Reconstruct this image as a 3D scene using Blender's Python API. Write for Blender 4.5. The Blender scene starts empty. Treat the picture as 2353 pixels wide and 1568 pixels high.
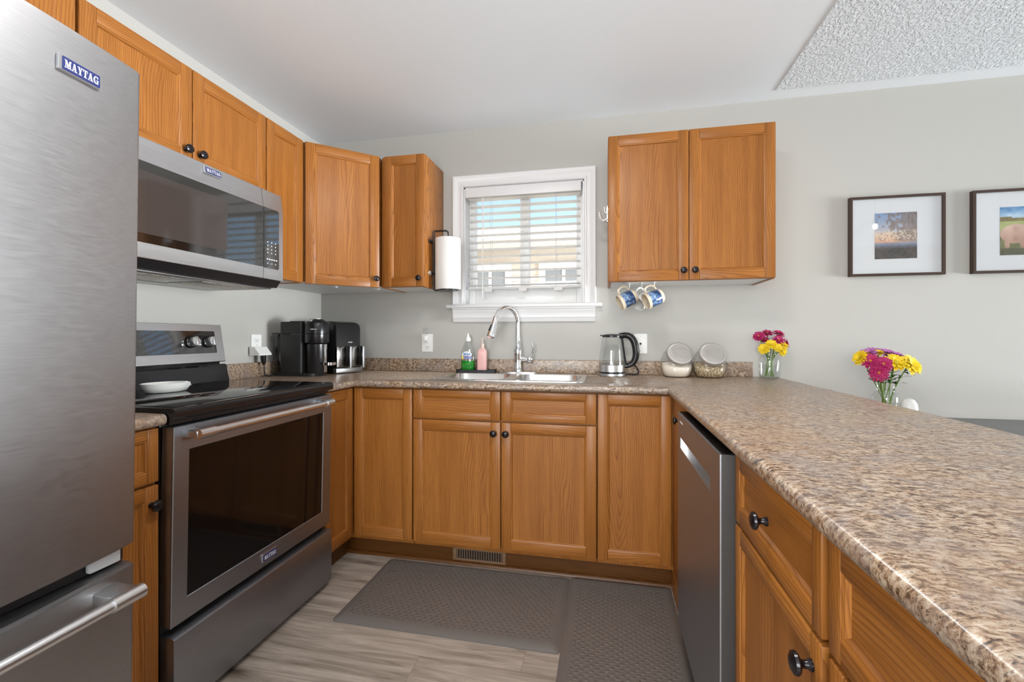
import bpy, bmesh, math, random
from mathutils import Matrix, Vector
PI = math.pi
R = math.radians
random.seed(7)
scene = bpy.context.scene
COL = scene.collection

# ------------------------------------------------------------------ camera, sky, sun, lights, exposure
cam_d = bpy.data.cameras.new('camera')
cam = bpy.data.objects.new('camera', cam_d)
COL.objects.link(cam)
cam.location = (0, 0, 1.1407)
cam.rotation_euler = (R(90), 0, R(11.8452))
cam_d.sensor_width = 36
cam_d.lens = 1017.78 / 2353 * 36
cam_d.shift_y = -11.15 / 2353
cam_d.clip_start = 0.02
scene.camera = cam

world = bpy.data.worlds.new('sky_world')
scene.world = world
world.use_nodes = True
wn = world.node_tree
wn.nodes.clear()
w_out = wn.nodes.new('ShaderNodeOutputWorld')
w_bg = wn.nodes.new('ShaderNodeBackground')
w_sky = wn.nodes.new('ShaderNodeTexSky')
w_sky.sky_type = 'NISHITA'
w_sky.sun_disc = False
w_sky.sun_elevation = R(48)
w_sky.sun_rotation = R(200)
w_sky.air_density = 1.0
w_sky.dust_density = 4.5
w_bg.inputs['Strength'].default_value = 0.36
wn.links.new(w_sky.outputs[0], w_bg.inputs[0])
wn.links.new(w_bg.outputs[0], w_out.inputs[0])

def lamp(name, kind, loc, rot, energy, color=(1, 1, 1), size=None, size_y=None):
    d = bpy.data.lights.new(name, kind)
    d.energy = energy
    d.color = color
    if kind == 'AREA':
        d.shape = 'RECTANGLE'
        d.size = size
        d.size_y = size_y
    elif size is not None:
        if kind == 'SUN':
            d.angle = size
        else:
            d.shadow_soft_size = size
    o = bpy.data.objects.new(name, d)
    o.location = loc
    o.rotation_euler = rot
    COL.objects.link(o)
    return o

lamp('sun', 'SUN', (0, -6, 12), (R(32), 0, R(-25)), 15.0, (1, .96, .9), R(1))
# daylight through the patio door; the low, tilted lamp is added ceiling fill
lamp('patio_fill', 'AREA', (11.5, .2, .2), (0, R(102), 0), 1560, (.955, .98, 1), 2.4, 3.0)
lamp('low_sky_daylight', 'AREA', (11.5, 1.2, 1.7), (0, R(90), 0), 640, (.955, .98, 1), 2.4, 3.0)
# lamps added behind the camera: fill through the window, and upward ceiling fill
lamp('rear_fill', 'AREA', (-.5, -2.14, 1.40), (R(90), 0, 0), 78, (.97, .985, 1), 1.4, 1.4)
lamp('rear_uplight_fill', 'AREA', (.45, -3.1, .15), (R(130), 0, 0), 90, (.96, .98, 1), 4.2, 1.8)

vs = scene.view_settings
vs.view_transform = 'Standard'
vs.look = 'None'
vs.exposure = 0.18
scene.cycles.transparent_max_bounces = 32
vs.gamma = 1.0
vs.use_curve_mapping = False

# ------------------------------------------------------------------ measures (metres, camera above the origin)
XL, YB, H = -1.8885, 2.6814, 2.443
ZC = 0.9156
XR, YF = 5.6, -2.0

# ------------------------------------------------------------------ materials
MATS = {}

class NT:
    def __init__(s, name):
        s.m = bpy.data.materials.new(name)
        s.m.use_nodes = True
        s.t = s.m.node_tree
        s.b = s.t.nodes['Principled BSDF']
        s.o = s.t.nodes['Material Output']
        MATS[name] = s.m
    def n(s, typ, **kw):
        nd = s.t.nodes.new('ShaderNode' + typ)
        for k, v in kw.items():
            if k in nd.inputs.keys():
                nd.inputs[k].default_value = v
            else:
                setattr(nd, k, v)
        return nd
    def l(s, a, b):
        s.t.links.new(a, b)
    def set(s, **kw):
        for k, v in kw.items():
            k = k.replace('_', ' ')
            if k == 'Base Color' and len(v) == 3:
                v = (*v, 1)
            s.b.inputs[k].default_value = v
    def ramp(s, src, stops, interp='LINEAR'):
        r = s.n('ValToRGB')
        r.color_ramp.interpolation = interp
        el = r.color_ramp.elements
        while len(el) < len(stops):
            el.new(0.5)
        for e, (p, c) in zip(el, stops):
            e.position = p
            e.color = (*c, 1) if len(c) == 3 else c
        s.l(src, r.inputs[0])
        return r.outputs[0]
    def mapped(s, scale, rand=False, swap=False):
        tc = s.n('TexCoord')
        v = tc.outputs['Object']
        if swap:
            sp = s.n('SeparateXYZ')
            cb = s.n('CombineXYZ')
            s.l(v, sp.inputs[0])
            s.l(sp.outputs[0], cb.inputs[2])
            s.l(sp.outputs[1], cb.inputs[1])
            s.l(sp.outputs[2], cb.inputs[0])
            v = cb.outputs[0]
        if rand:
            oi = s.n('ObjectInfo')
            mu = s.n('VectorMath', operation='SCALE')
            mu.inputs[0].default_value = (0.37, 3.1, 1.9)
            s.l(oi.outputs['Random'], mu.inputs['Scale'])
            ad = s.n('VectorMath', operation='ADD')
            s.l(v, ad.inputs[0])
            s.l(mu.outputs[0], ad.inputs[1])
            v = ad.outputs[0]
        mp = s.n('Mapping')
        mp.inputs['Scale'].default_value = scale
        s.l(v, mp.inputs['Vector'])
        return mp.outputs[0]
    def noise(s, vec, scale, detail=4, rough=.55, dist=0):
        n = s.n('TexNoise')
        n.inputs['Scale'].default_value = scale
        n.inputs['Detail'].default_value = detail
        n.inputs['Roughness'].default_value = rough
        n.inputs['Distortion'].default_value = dist
        s.l(vec, n.inputs['Vector'])
        return n
    def bump(s, h, strength=.2, dist=.002):
        b = s.n('Bump')
        b.inputs['Strength'].default_value = strength
        b.inputs['Distance'].default_value = dist
        s.l(h, b.inputs['Height'])
        s.l(b.outputs[0], s.b.inputs['Normal'])
        return b
    def mix(s, a, b, fac, mode='MIX'):
        m = s.n('Mix', data_type='RGBA', blend_type=mode)
        for i, v in ((6, a), (7, b)):
            if isinstance(v, tuple):
                m.inputs[i].default_value = (*v, 1)
            else:
                s.l(v, m.inputs[i])
        if isinstance(fac, (int, float)):
            m.inputs[0].default_value = fac
        else:
            s.l(fac, m.inputs[0])
        return m.outputs[2]

def plain(name, color, rough=.5, metal=0, **kw):
    s = NT(name)
    s.set(Base_Color=color, Roughness=rough, Metallic=metal)
    s.set(**kw)
    # faint surface unevenness so that nothing is perfectly uniform
    n = s.noise(s.mapped((1, 1, 1)), 60, 3)
    s.bump(n.outputs[0], .04, .001)
    return s.m

def oak(name, swap, tone=1.0):
    s = NT(name)
    v = s.mapped((1, 1, 1), True, swap)
    # slow drift of the grain
    m1 = s.n('Mapping'); m1.inputs['Scale'].default_value = (1, 1, .22); s.l(v, m1.inputs[0])
    dr = s.noise(m1.outputs[0], 5.0, 2, .5)
    sub = s.n('VectorMath', operation='SUBTRACT'); sub.inputs[1].default_value = (.5, .5, .5)
    s.l(dr.outputs['Color'], sub.inputs[0])
    sc = s.n('VectorMath', operation='SCALE'); sc.inputs['Scale'].default_value = .14
    s.l(sub.outputs[0], sc.inputs[0])
    m2 = s.n('Mapping'); m2.inputs['Scale'].default_value = (1, .3, .085); m2.inputs['Location'].default_value = (-.1, 0, -.06)
    s.l(v, m2.inputs[0])
    ad = s.n('VectorMath', operation='ADD'); s.l(m2.outputs[0], ad.inputs[0]); s.l(sc.outputs[0], ad.inputs[1])
    wv = s.n('TexWave', wave_type='RINGS', rings_direction='Y', wave_profile='SAW')
    wv.inputs['Scale'].default_value = 38
    wv.inputs['Distortion'].default_value = 1.6
    wv.inputs['Detail'].default_value = 2
    wv.inputs['Detail Scale'].default_value = 2
    s.l(ad.outputs[0], wv.inputs['Vector'])
    line = s.ramp(wv.outputs['Fac'], [(0, (.15,) * 3), (.45, (0, 0, 0)), (.8, (.35,) * 3), (1, (1, 1, 1))])
    # pores: short dark dashes along the grain
    mp = s.n('Mapping'); mp.inputs['Scale'].default_value = (300, 300, 9); s.l(v, mp.inputs[0])
    po = s.noise(mp.outputs[0], 1, 3, .6)
    pore = s.ramp(po.outputs[0], [(.30, (1, 1, 1)), (.48, (0, 0, 0))])
    mt = s.n('Mapping'); mt.inputs['Scale'].default_value = (26, 26, 1.3); s.l(v, mt.inputs[0])
    tn = s.noise(mt.outputs[0], 1, 3, .6)
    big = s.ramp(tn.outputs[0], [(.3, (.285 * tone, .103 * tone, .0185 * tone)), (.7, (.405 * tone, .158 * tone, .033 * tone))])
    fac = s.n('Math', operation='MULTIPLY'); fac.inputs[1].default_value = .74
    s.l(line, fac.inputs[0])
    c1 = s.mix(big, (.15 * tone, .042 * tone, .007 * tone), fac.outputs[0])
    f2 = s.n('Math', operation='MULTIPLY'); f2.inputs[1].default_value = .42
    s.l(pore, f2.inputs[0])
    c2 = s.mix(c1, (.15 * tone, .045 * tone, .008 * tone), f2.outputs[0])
    s.l(c2, s.b.inputs['Base Color'])
    s.set(Roughness=.34)
    s.b.inputs['Specular IOR Level'].default_value = .32
    s.bump(f2.outputs[0], -.12, .001)
    return s.m

oak('oak_upright', False)
oak('oak_level', True)
oak('oak_dark', False, .55)
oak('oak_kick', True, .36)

def granite():
    s = NT('laminate_granite')
    v = s.mapped((1, 1, 1))
    ms = s.n('Mapping'); ms.inputs['Scale'].default_value = (.75, 1.3, 1.1); s.l(v, ms.inputs[0])
    n1 = s.noise(ms.outputs[0], 95, 7, .72, .5)
    base = s.ramp(n1.outputs[0], [(.35, (.022, .014, .010)), (.425, (.12, .066, .037)), (.48, (.30, .195, .12)), (.56, (.45, .35, .255)), (.67, (.58, .50, .42))])
    n2 = s.noise(v, 13, 5, .62, .8)
    f = s.ramp(n2.outputs[0], [(.44, (0, 0, 0)), (.62, (.50,) * 3)])
    c = s.mix(base, (.225, .195, .19), f)
    n4 = s.noise(v, 5, 3, .6)
    wf = s.ramp(n4.outputs[0], [(.48, (0, 0, 0)), (.72, (.45,) * 3)])
    c = s.mix(c, (.33, .20, .11), wf)
    n3 = s.noise(ms.outputs[0], 210, 3, .6)
    sp = s.ramp(n3.outputs[0], [(.345, (.72,) * 3), (.41, (0, 0, 0))])
    c = s.mix(c, (.028, .017, .012), sp)
    s.l(c, s.b.inputs['Base Color'])
    s.set(Roughness=.32)
    s.b.inputs['Specular IOR Level'].default_value = .65
    s.bump(n1.outputs[0], .03, .001)
granite()

def steel(name, col, rough, sc=(6, 300, 300)):
    s = NT(name)
    v = s.mapped(sc)
    n = s.noise(v, 1, 3, .6)
    s.l(s.ramp(n.outputs[0], [(.3, tuple(c * .90 for c in col)), (.7, col)]), s.b.inputs['Base Color'])
    r = s.n('MapRange'); r.inputs[3].default_value = rough - .05; r.inputs[4].default_value = rough + .07
    s.l(n.outputs[0], r.inputs[0]); s.l(r.outputs[0], s.b.inputs['Roughness'])
    s.set(Metallic=1.0)
    s.bump(n.outputs[0], .05, .0006)
steel('steel_brushed', (.375, .375, .385), .42)
steel('steel_range', (.345, .36, .395), .40)
steel('steel_light', (.66, .675, .70), .34)
steel('steel_dark', (.40, .40, .40), .34)
steel('steel_smoked', (.26, .25, .24), .16)
steel('steel_bar', (.74, .74, .75), .30)
steel('steel_sink', (.72, .71, .70), .24, (80, 80, 80))
plain('chrome', (.86, .86, .87), .06, 1)
plain('badge_chrome', (.75, .75, .77), .22, 1)

plain('black_gloss', (.006, .006, .007), .05, 0, IOR=1.75)
plain('black_window', (.005, .004, .004), .06, 0, IOR=1.42)
plain('oven_glass', (.006, .0055, .005), .05, 0, IOR=2.1)
plain('black_satin', (.010, .010, .011), .28)
plain('black_enamel', (.008, .008, .009), .12)
plain('black_matte', (.016, .0155, .016), .55)
plain('black_plastic', (.010, .010, .011), .22)
plain('bronze_knob', (.013, .010, .012), .20, .3)
plain('badge_blue', (.022, .032, .14), .3)
plain('badge_letter', (.62, .60, .62), .35)
plain('white_paint', (.75, .75, .765), .35)
plain('white_plastic', (.82, .82, .81), .35)
plain('white_melamine', (.74, .74, .74), .45)
plain('white_ceramic', (.80, .80, .78), .18)
s = NT('slat_white')
tl = s.n('BsdfTranslucent'); tl.inputs[0].default_value = (.94, .93, .91, 1)
s.set(Base_Color=(.92, .915, .905), Roughness=.4)
mx = s.n('MixShader'); mx.inputs[0].default_value = .55
s.l(s.b.outputs[0], mx.inputs[1]); s.l(tl.outputs[0], mx.inputs[2]); s.l(mx.outputs[0], s.o.inputs[0])
plain('gasket_grey', (.55, .56, .57), .5)
plain('grey_side', (.055, .053, .052), .4, .3)
plain('grey_slot', (.05, .05, .05), .5)
plain('mat_white_board', (.66, .68, .71), .6)
plain('frame_wood', (.045, .022, .013), .35)
plain('table_grey', (.16, .165, .165), .45)
plain('vent_brown', (.20, .115, .060), .45)
plain('vent_dark', (.008, .006, .005), .8)
plain('flour', (.86, .76, .66), .9)
plain('pink_soap', (.80, .46, .44), .35)
plain('pump_beige', (.62, .50, .42), .35)
plain('green_soap', (.012, .25, .02), .1)
plain('label_white', (.85, .88, .90), .4)
plain('label_blue', (.03, .13, .45), .4)
plain('label_violet', (.22, .24, .55), .4)
plain('label_lemon', (.85, .66, .10), .4)
plain('label_text', (.75, .75, .75), .4)
plain('petal_magenta', (.42, .010, .11), .6)
plain('petal_yellow', (.86, .62, .012), .6)
plain('petal_lilac', (.45, .15, .42), .6)
plain('flower_eye', (.45, .20, .02), .8)
plain('flower_eye_green', (.55, .50, .05), .8)
plain('stem_green', (.13, .24, .035), .6)
plain('leaf_green', (.045, .11, .015), .6)
plain('paper', (.80, .79, .76), .95)
plain('cord_black', (.012, .012, .012), .45)
plain('siding_beige', (.68, .59, .50), .8)
plain('roof_grey', (.46, .45, .45), .9)
plain('fascia', (.20, .18, .16), .7)
plain('lawn_green', (.30, .30, .26), .9)
plain('house_pane', (.20, .22, .24), .1)
plain('mug_cream', (.66, .56, .43), .3)

def wall_mat(name, col, bump=.06, scale=220):
    s = NT(name)
    n = s.noise(s.mapped((1, 1, 1)), scale, 3)
    s.set(Base_Color=col, Roughness=.6)
    s.bump(n.outputs[0], bump, .001)
wall_mat('wall_paint', (.465, .456, .430))
wall_mat('ceiling_paint', (.855, .905, .955), .03)

s = NT('ceiling_stipple')
v = s.mapped((1, .8, 1))
n1 = s.noise(v, 75, 4, .55, .5)
st = s.ramp(n1.outputs[0], [(.42, (0, 0, 0)), (.60, (1, 1, 1))])
s.set(Base_Color=(.855, .905, .955), Roughness=.9)
s.bump(st, .85, .0068)

def floor_mat():
    s = NT('vinyl_plank')
    v = s.mapped((1, 1, 1))
    br = s.n('TexBrick', offset=.299, offset_frequency=2, squash=1.0)
    br.inputs['Color1'].default_value = (0, 0, 0, 1)
    br.inputs['Color2'].default_value = (1, 1, 1, 1)
    br.inputs['Mortar'].default_value = (.5, .5, .5, 1)
    br.inputs['Scale'].default_value = 1
    br.inputs['Mortar Size'].default_value = .0007
    br.inputs['Mortar Smooth'].default_value = .3
    br.inputs['Brick Width'].default_value = 1.22
    br.inputs['Row Height'].default_value = .18
    off = s.n('VectorMath', operation='ADD'); off.inputs[1].default_value = (.28, .142, 0)
    s.l(v, off.inputs[0]); s.l(off.outputs[0], br.inputs['Vector'])
    # each plank gets its own grain
    ad = s.n('VectorMath', operation='MULTIPLY_ADD'); ad.inputs[1].default_value = (3.1, 7.7, 0)
    s.l(br.outputs['Color'], ad.inputs[0]); s.l(v, ad.inputs[2])
    m = s.n('Mapping'); m.inputs['Scale'].default_value = (1.3, 14, 1); s.l(ad.outputs[0], m.inputs[0])
    g = s.noise(m.outputs[0], 2.0, 8, .62, .9)
    m2 = s.n('Mapping'); m2.inputs['Scale'].default_value = (9, 240, 1); s.l(ad.outputs[0], m2.inputs[0])
    g2 = s.noise(m2.outputs[0], 1, 3, .6)
    c = s.ramp(g.outputs[0], [(.25, (.13, .102, .080)), (.40, (.30, .248, .203)), (.58, (.43, .365, .307)), (.75, (.55, .48, .415))])
    dk = s.ramp(g2.outputs[0], [(.35, (.62,) * 3), (.55, (1, 1, 1))])
    c = s.mix(c, dk, .5, 'MULTIPLY')
    tint = s.ramp(br.outputs['Color'], [(0, (.86, .86, .86)), (1, (1.0, 1.0, 1.0))])
    c = s.mix(c, tint, 1.0, 'MULTIPLY')
    mk = s.n('Mapping'); mk.inputs['Scale'].default_value = (1.5, 5.5, 1); s.l(ad.outputs[0], mk.inputs[0])
    wob = s.noise(mk.outputs[0], 9, 3, .6)
    mw_ = s.n('VectorMath', operation='MULTIPLY_ADD'); mw_.inputs[1].default_value = (.10, .10, 0); s.l(wob.outputs['Color'], mw_.inputs[0]); s.l(mk.outputs[0], mw_.inputs[2])
    vo = s.n('TexVoronoi'); vo.inputs['Scale'].default_value = 1.0; s.l(mw_.outputs[0], vo.inputs['Vector'])
    kn = s.ramp(vo.outputs['Distance'], [(.02, (1, 1, 1)), (.07, (.55,) * 3), (.17, (0, 0, 0))])
    c = s.mix(c, (.075, .055, .042), kn)
    fm_ = s.n('Math', operation='MULTIPLY'); fm_.inputs[1].default_value = .7; s.l(br.outputs['Fac'], fm_.inputs[0])
    c = s.mix(c, (.07, .054, .042), fm_.outputs[0])
    s.l(c, s.b.inputs['Base Color'])
    s.set(Roughness=.45)
    s.bump(g2.outputs[0], .08, .001)
floor_mat()

def mat_mat(name, rot):
    s = NT(name)
    tc = s.n('TexCoord')
    mp = s.n('Mapping'); mp.inputs['Rotation'].default_value = (0, 0, rot)
    s.l(tc.outputs['Object'], mp.inputs[0])
    sp = s.n('SeparateXYZ'); s.l(mp.outputs[0], sp.inputs[0])
    sn = []
    for k, wl in ((0, .027), (1, .034)):
        m_ = s.n('Math', operation='MULTIPLY'); m_.inputs[1].default_value = 2 * PI / wl; s.l(sp.outputs[k], m_.inputs[0])
        q_ = s.n('Math', operation='SINE'); s.l(m_.outputs[0], q_.inputs[0]); sn.append(q_.outputs[0])
    pr_ = s.n('Math', operation='MULTIPLY'); s.l(sn[0], pr_.inputs[0]); s.l(sn[1], pr_.inputs[1])
    sm_ = s.n('MapRange', interpolation_type='SMOOTHSTEP'); sm_.inputs[1].default_value = .15; sm_.inputs[2].default_value = .75
    s.l(pr_.outputs[0], sm_.inputs[0])
    n = s.noise(mp.outputs[0], 500, 3)
    ad = s.n('Math', operation='MULTIPLY_ADD'); ad.inputs[1].default_value = .18
    s.l(n.outputs[0], ad.inputs[0]); s.l(sm_.outputs[0], ad.inputs[2])
    s.set(Base_Color=(.135, .119, .108), Roughness=.36)
    s.bump(ad.outputs[0], .9, .0016)
mat_mat('mat_weave', 0)
mat_mat('mat_weave_turned', R(90))
plain('mat_edge', (.135, .119, .108), .40)

def thin_glass(name, tint, fac=1.0, base=.04, power=4):
    s = NT(name)
    s.t.nodes.remove(s.b)
    tr = s.n('BsdfTransparent'); tr.inputs[0].default_value = (*tint, 1)
    gl = s.n('BsdfGlossy'); gl.inputs['Roughness'].default_value = .02
    fr = s.n('LayerWeight'); fr.inputs[0].default_value = .5
    pw = s.n('Math', operation='POWER'); pw.inputs[1].default_value = power; s.l(fr.outputs['Facing'], pw.inputs[0])
    mu = s.n('Math', operation='MULTIPLY_ADD'); mu.inputs[1].default_value = .6 * fac; mu.inputs[2].default_value = base; s.l(pw.outputs[0], mu.inputs[0])
    mx = s.n('MixShader'); s.l(mu.outputs[0], mx.inputs[0]); s.l(tr.outputs[0], mx.inputs[1]); s.l(gl.outputs[0], mx.inputs[2])
    s.l(mx.outputs[0], s.o.inputs[0])
thin_glass('window_glass', (.97, .98, .98), .8)
thin_glass('clear_glass', (.965, .975, .97), 1.25, .06, 2.6)
thin_glass('frosted', (.97, .97, .97), 1.0)
thin_glass('smoky_glass', (.80, .80, .80), 1.2)
thin_glass('picture_glass', (1, 1, 1), 1.0)

# embossed metal lids, oats, paper towel, mug glaze
s = NT('embossed_lid')
n = s.noise(s.mapped((1, 1, 1)), 120, 4, .7, 1.5)
s.set(Base_Color=(.50, .475, .45), Roughness=.40, Metallic=.6)
s.bump(n.outputs[0], .7, .002)
s = NT('oats')
n = s.noise(s.mapped((1, 1, 1)), 110, 4, .7)
s.l(s.ramp(n.outputs[0], [(.35, (.09, .06, .03)), (.5, (.45, .33, .19)), (.65, (.72, .60, .43))]), s.b.inputs['Base Color'])
s.set(Roughness=.9); s.bump(n.outputs[0], .8, .003)
s = NT('quilted_paper')
n = s.noise(s.mapped((1, 1, .6)), 190, 3, .6, .6)
s.set(Base_Color=(.68, .668, .645), Roughness=.95); s.bump(n.outputs[0], .35, .0025)
s = NT('mug_glaze')
n = s.noise(s.mapped((1, 1, 1)), 26, 4, .65, .5)
s.l(s.ramp(n.outputs[0], [(.32, (.012, .018, .035)), (.46, (.035, .075, .19)), (.58, (.17, .28, .48)), (.72, (.62, .62, .60))]), s.b.inputs['Base Color'])
s.set(Roughness=.18)
s = NT('lamp_glow')
s.set(Base_Color=(1, 1, 1)); s.b.inputs['Emission Color'].default_value = (1, .97, .93, 1); s.b.inputs['Emission Strength'].default_value = 55
s = NT('filter_mesh')
ck = s.n('TexVoronoi'); ck.inputs['Scale'].default_value = 260; s.l(s.mapped((1, 1, 1)), ck.inputs['Vector'])
s.l(s.ramp(ck.outputs[0], [(.2, (.08, .07, .06)), (.6, (.50, .46, .40))]), s.b.inputs['Base Color'])
s.set(Metallic=.7, Roughness=.4)
s = NT('screen_mesh')
wv_ = s.n('TexWave', wave_type='BANDS', bands_direction='X'); wv_.inputs['Scale'].default_value = 120; s.l(s.mapped((1, 1, 1)), wv_.inputs['Vector'])
s.l(s.ramp(wv_.outputs['Fac'], [(.2, (.025, .020, .018)), (.8, (.075, .060, .055))]), s.b.inputs['Base Color'])
s.set(Roughness=.05)

def print_mat(name):
    s = NT(name)
    a = s.n('Attribute', attribute_name='print', attribute_type='GEOMETRY')
    s.l(a.outputs['Color'], s.b.inputs['Base Color'])
    s.set(Roughness=.5)
print_mat('print_ink')

# ------------------------------------------------------------------ mesh builder
class MB:
    def __init__(s):
        s.bm = bmesh.new()
    def add(s, tb, m=0, M=None, keepm=False):
        vm = {}
        for v in tb.verts:
            vm[v] = s.bm.verts.new(M @ v.co if M else v.co)
        for f in tb.faces:
            try:
                nf = s.bm.faces.new([vm[v] for v in f.verts])
                nf.material_index = f.material_index if keepm else m
                nf.smooth = True
            except ValueError:
                pass
        tb.free()
        return s
    def box(s, x0, x1, y0, y1, z0, z1, b=0, m=0, seg=2, M=None):
        t = bmesh.new()
        r = bmesh.ops.create_cube(t, size=1)
        for v in t.verts:
            v.co = Vector(((x0 + x1) / 2 + v.co.x * (x1 - x0), (y0 + y1) / 2 + v.co.y * (y1 - y0), (z0 + z1) / 2 + v.co.z * (z1 - z0)))
        if b:
            bmesh.ops.bevel(t, geom=list(t.edges), offset=b, segments=seg, affect='EDGES', profile=.5)
        return s.add(t, m, M)
    def loft(s, rings, m=0, c0=True, c1=True, M=None, closed=True, mats=None):
        t = bmesh.new()
        vv = [[t.verts.new(p) for p in r] for r in rings]
        n = len(rings[0])
        for i in range(len(vv) - 1):
            for j in range(n if closed else n - 1):
                k = (j + 1) % n
                f = t.faces.new([vv[i][j], vv[i][k], vv[i + 1][k], vv[i + 1][j]])
                f.material_index = mats[i] if mats else m
        if c0:
            f = t.faces.new(vv[0][::-1]); f.material_index = mats[0] if mats else m
        if c1:
            f = t.faces.new(vv[-1]); f.material_index = mats[-1] if mats else m
        bmesh.ops.recalc_face_normals(t, faces=t.faces)
        return s.add(t, m, M, keepm=True)
    def lathe(s, prof, c=(0, 0, 0), n=24, m=0, M=None, c0=True, c1=True, mats=None):
        rings = [[(c[0] + r * math.cos(2 * PI * k / n), c[1] + r * math.sin(2 * PI * k / n), c[2] + h) for k in range(n)] for r, h in prof]
        return s.loft(rings, m, c0, c1, M, mats=mats)
    def tube(s, pts, r, n=10, m=0, M=None, caps=True):
        pts = [Vector(p) for p in pts]
        rs = r if isinstance(r, (list, tuple)) else [r] * len(pts)
        rings = []
        up = None
        for i, p in enumerate(pts):
            d = (pts[min(i + 1, len(pts) - 1)] - pts[max(i - 1, 0)]).normalized()
            if up is None:
                up = Vector((0, 0, 1)) if abs(d.z) < .9 else Vector((1, 0, 0))
            a = d.cross(up).normalized()
            up = a.cross(d).normalized()
            rings.append([p + (a * math.cos(2 * PI * k / n) + up * math.sin(2 * PI * k / n)) * rs[i] for k in range(n)])
        return s.loft(rings, m, caps, caps, M)
    def prism(s, poly, d0, d1, axis='z', m=0, M=None, b=0):
        def P(a, d):
            return {'z': (a[0], a[1], d), 'y': (a[0], d, a[1]), 'x': (d, a[0], a[1])}[axis]
        t = bmesh.new()
        r0 = [t.verts.new(P(a, d0)) for a in poly]
        r1 = [t.verts.new(P(a, d1)) for a in poly]
        n = len(poly)
        t.faces.new(r0[::-1]); t.faces.new(r1)
        for j in range(n):
            t.faces.new([r0[j], r0[(j + 1) % n], r1[(j + 1) % n], r1[j]])
        bmesh.ops.recalc_face_normals(t, faces=t.faces)
        if b:
            bmesh.ops.bevel(t, geom=[e for e in t.edges if (e.verts[0] in r0) == (e.verts[1] in r0)], offset=b, segments=2, affect='EDGES')
        return s.add(t, m, M)
    def plate(s, outer, holes, z, m=0, M=None, flip=False):
        # flat plate with holes; loops are lists of 2D points in the xy plane
        t = bmesh.new()
        ed = []
        for lp in [outer] + holes:
            vv = [t.verts.new((p[0], p[1], z)) for p in lp]
            for j in range(len(vv)):
                ed.append(t.edges.new([vv[j], vv[(j + 1) % len(vv)]]))
        bmesh.ops.triangle_fill(t, edges=ed, use_beauty=True, normal=(0, 0, 1))
        for f in t.faces:
            f.normal_update()
            if (f.normal.z < 0) != flip:
                f.normal_flip()
        return s.add(t, m, M)
    def sphere(s, c, r, m=0, M=None, n=16):
        t = bmesh.new()
        bmesh.ops.create_uvsphere(t, u_segments=n, v_segments=max(6, n // 2), radius=1)
        rr = r if isinstance(r, (tuple, list)) else (r, r, r)
        for v in t.verts:
            v.co = Vector((c[0] + v.co.x * rr[0], c[1] + v.co.y * rr[1], c[2] + v.co.z * rr[2]))
        return s.add(t, m, M)
    def build(s, name, mats, parent=None, angle=35, mat4=None):
        me = bpy.data.meshes.new(name)
        s.bm.to_mesh(me)
        s.bm.free()
        for q in ([mats] if isinstance(mats, str) else mats):
            me.materials.append(MATS[q])
        me.shade_smooth()
        me.set_sharp_from_angle(angle=R(angle))
        o = bpy.data.objects.new(name, me)
        COL.objects.link(o)
        if parent:
            o.parent = parent
        if mat4:
            o.matrix_local = mat4
        return o

def rrect(cx, cy, w, h, r, n=5):
    p = []
    for (sx, sy, a0) in ((1, 1, 0), (-1, 1, 90), (-1, -1, 180), (1, -1, 270)):
        for k in range(n + 1):
            a = R(a0 + 90 * k / n)
            p.append((cx + sx * (w / 2 - r) + r * math.cos(a), cy + sy * (h / 2 - r) + r * math.sin(a)))
    return p

def thing(name, label, cat, loc=(0, 0, 0), rotz=0, group=None):
    o = bpy.data.objects.new(name, None)
    o.empty_display_size = .05
    COL.objects.link(o)
    o.location = loc
    o.rotation_euler = (0, 0, rotz)
    return tag(o, label, cat, group)

def tag(o, label, cat, group=None):
    o['label'] = label
    o['category'] = cat
    if group:
        o['group'] = group
    return o

def struct(o, label=None):
    o['kind'] = 'structure'
    if label:
        o['label'] = label
    return o

T = Matrix.Translation
def RX(a): return Matrix.Rotation(R(a), 4, 'X')
def RY(a): return Matrix.Rotation(R(a), 4, 'Y')
def RZ(a): return Matrix.Rotation(R(a), 4, 'Z')

def text_mesh(mb, txt, M, size, m=0, depth=.0006):
    cu = bpy.data.curves.new('t', 'FONT')
    cu.body = txt
    cu.size = size
    cu.extrude = depth
    cu.resolution_u = 2
    ob = bpy.data.objects.new('t', cu)
    COL.objects.link(ob)
    dg = bpy.context.evaluated_depsgraph_get()
    me = bpy.data.meshes.new_from_object(ob.evaluated_get(dg))
    t = bmesh.new()
    t.from_mesh(me)
    xs = [v.co.x for v in t.verts]
    for v in t.verts:
        v.co.x -= (min(xs) + max(xs)) / 2
    mb.add(t, m, M)
    bpy.data.objects.remove(ob)
    bpy.data.curves.remove(cu)
    bpy.data.meshes.remove(me)

def curve(pts, n=18):
    out = []
    m = len(pts) - 1
    for k in range(n + 1):
        t = k / n * m
        i_ = min(int(t), m - 1); f_ = t - i_
        P_ = [Vector(pts[max(0, min(m, i_ + d_))]) for d_ in (-1, 0, 1, 2)]
        out.append(.5 * ((2 * P_[1]) + (P_[2] - P_[0]) * f_ + (2 * P_[0] - 5 * P_[1] + 4 * P_[2] - P_[3]) * f_ ** 2 + (3 * P_[1] - P_[0] - 3 * P_[2] + P_[3]) * f_ ** 3))
    return out

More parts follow.
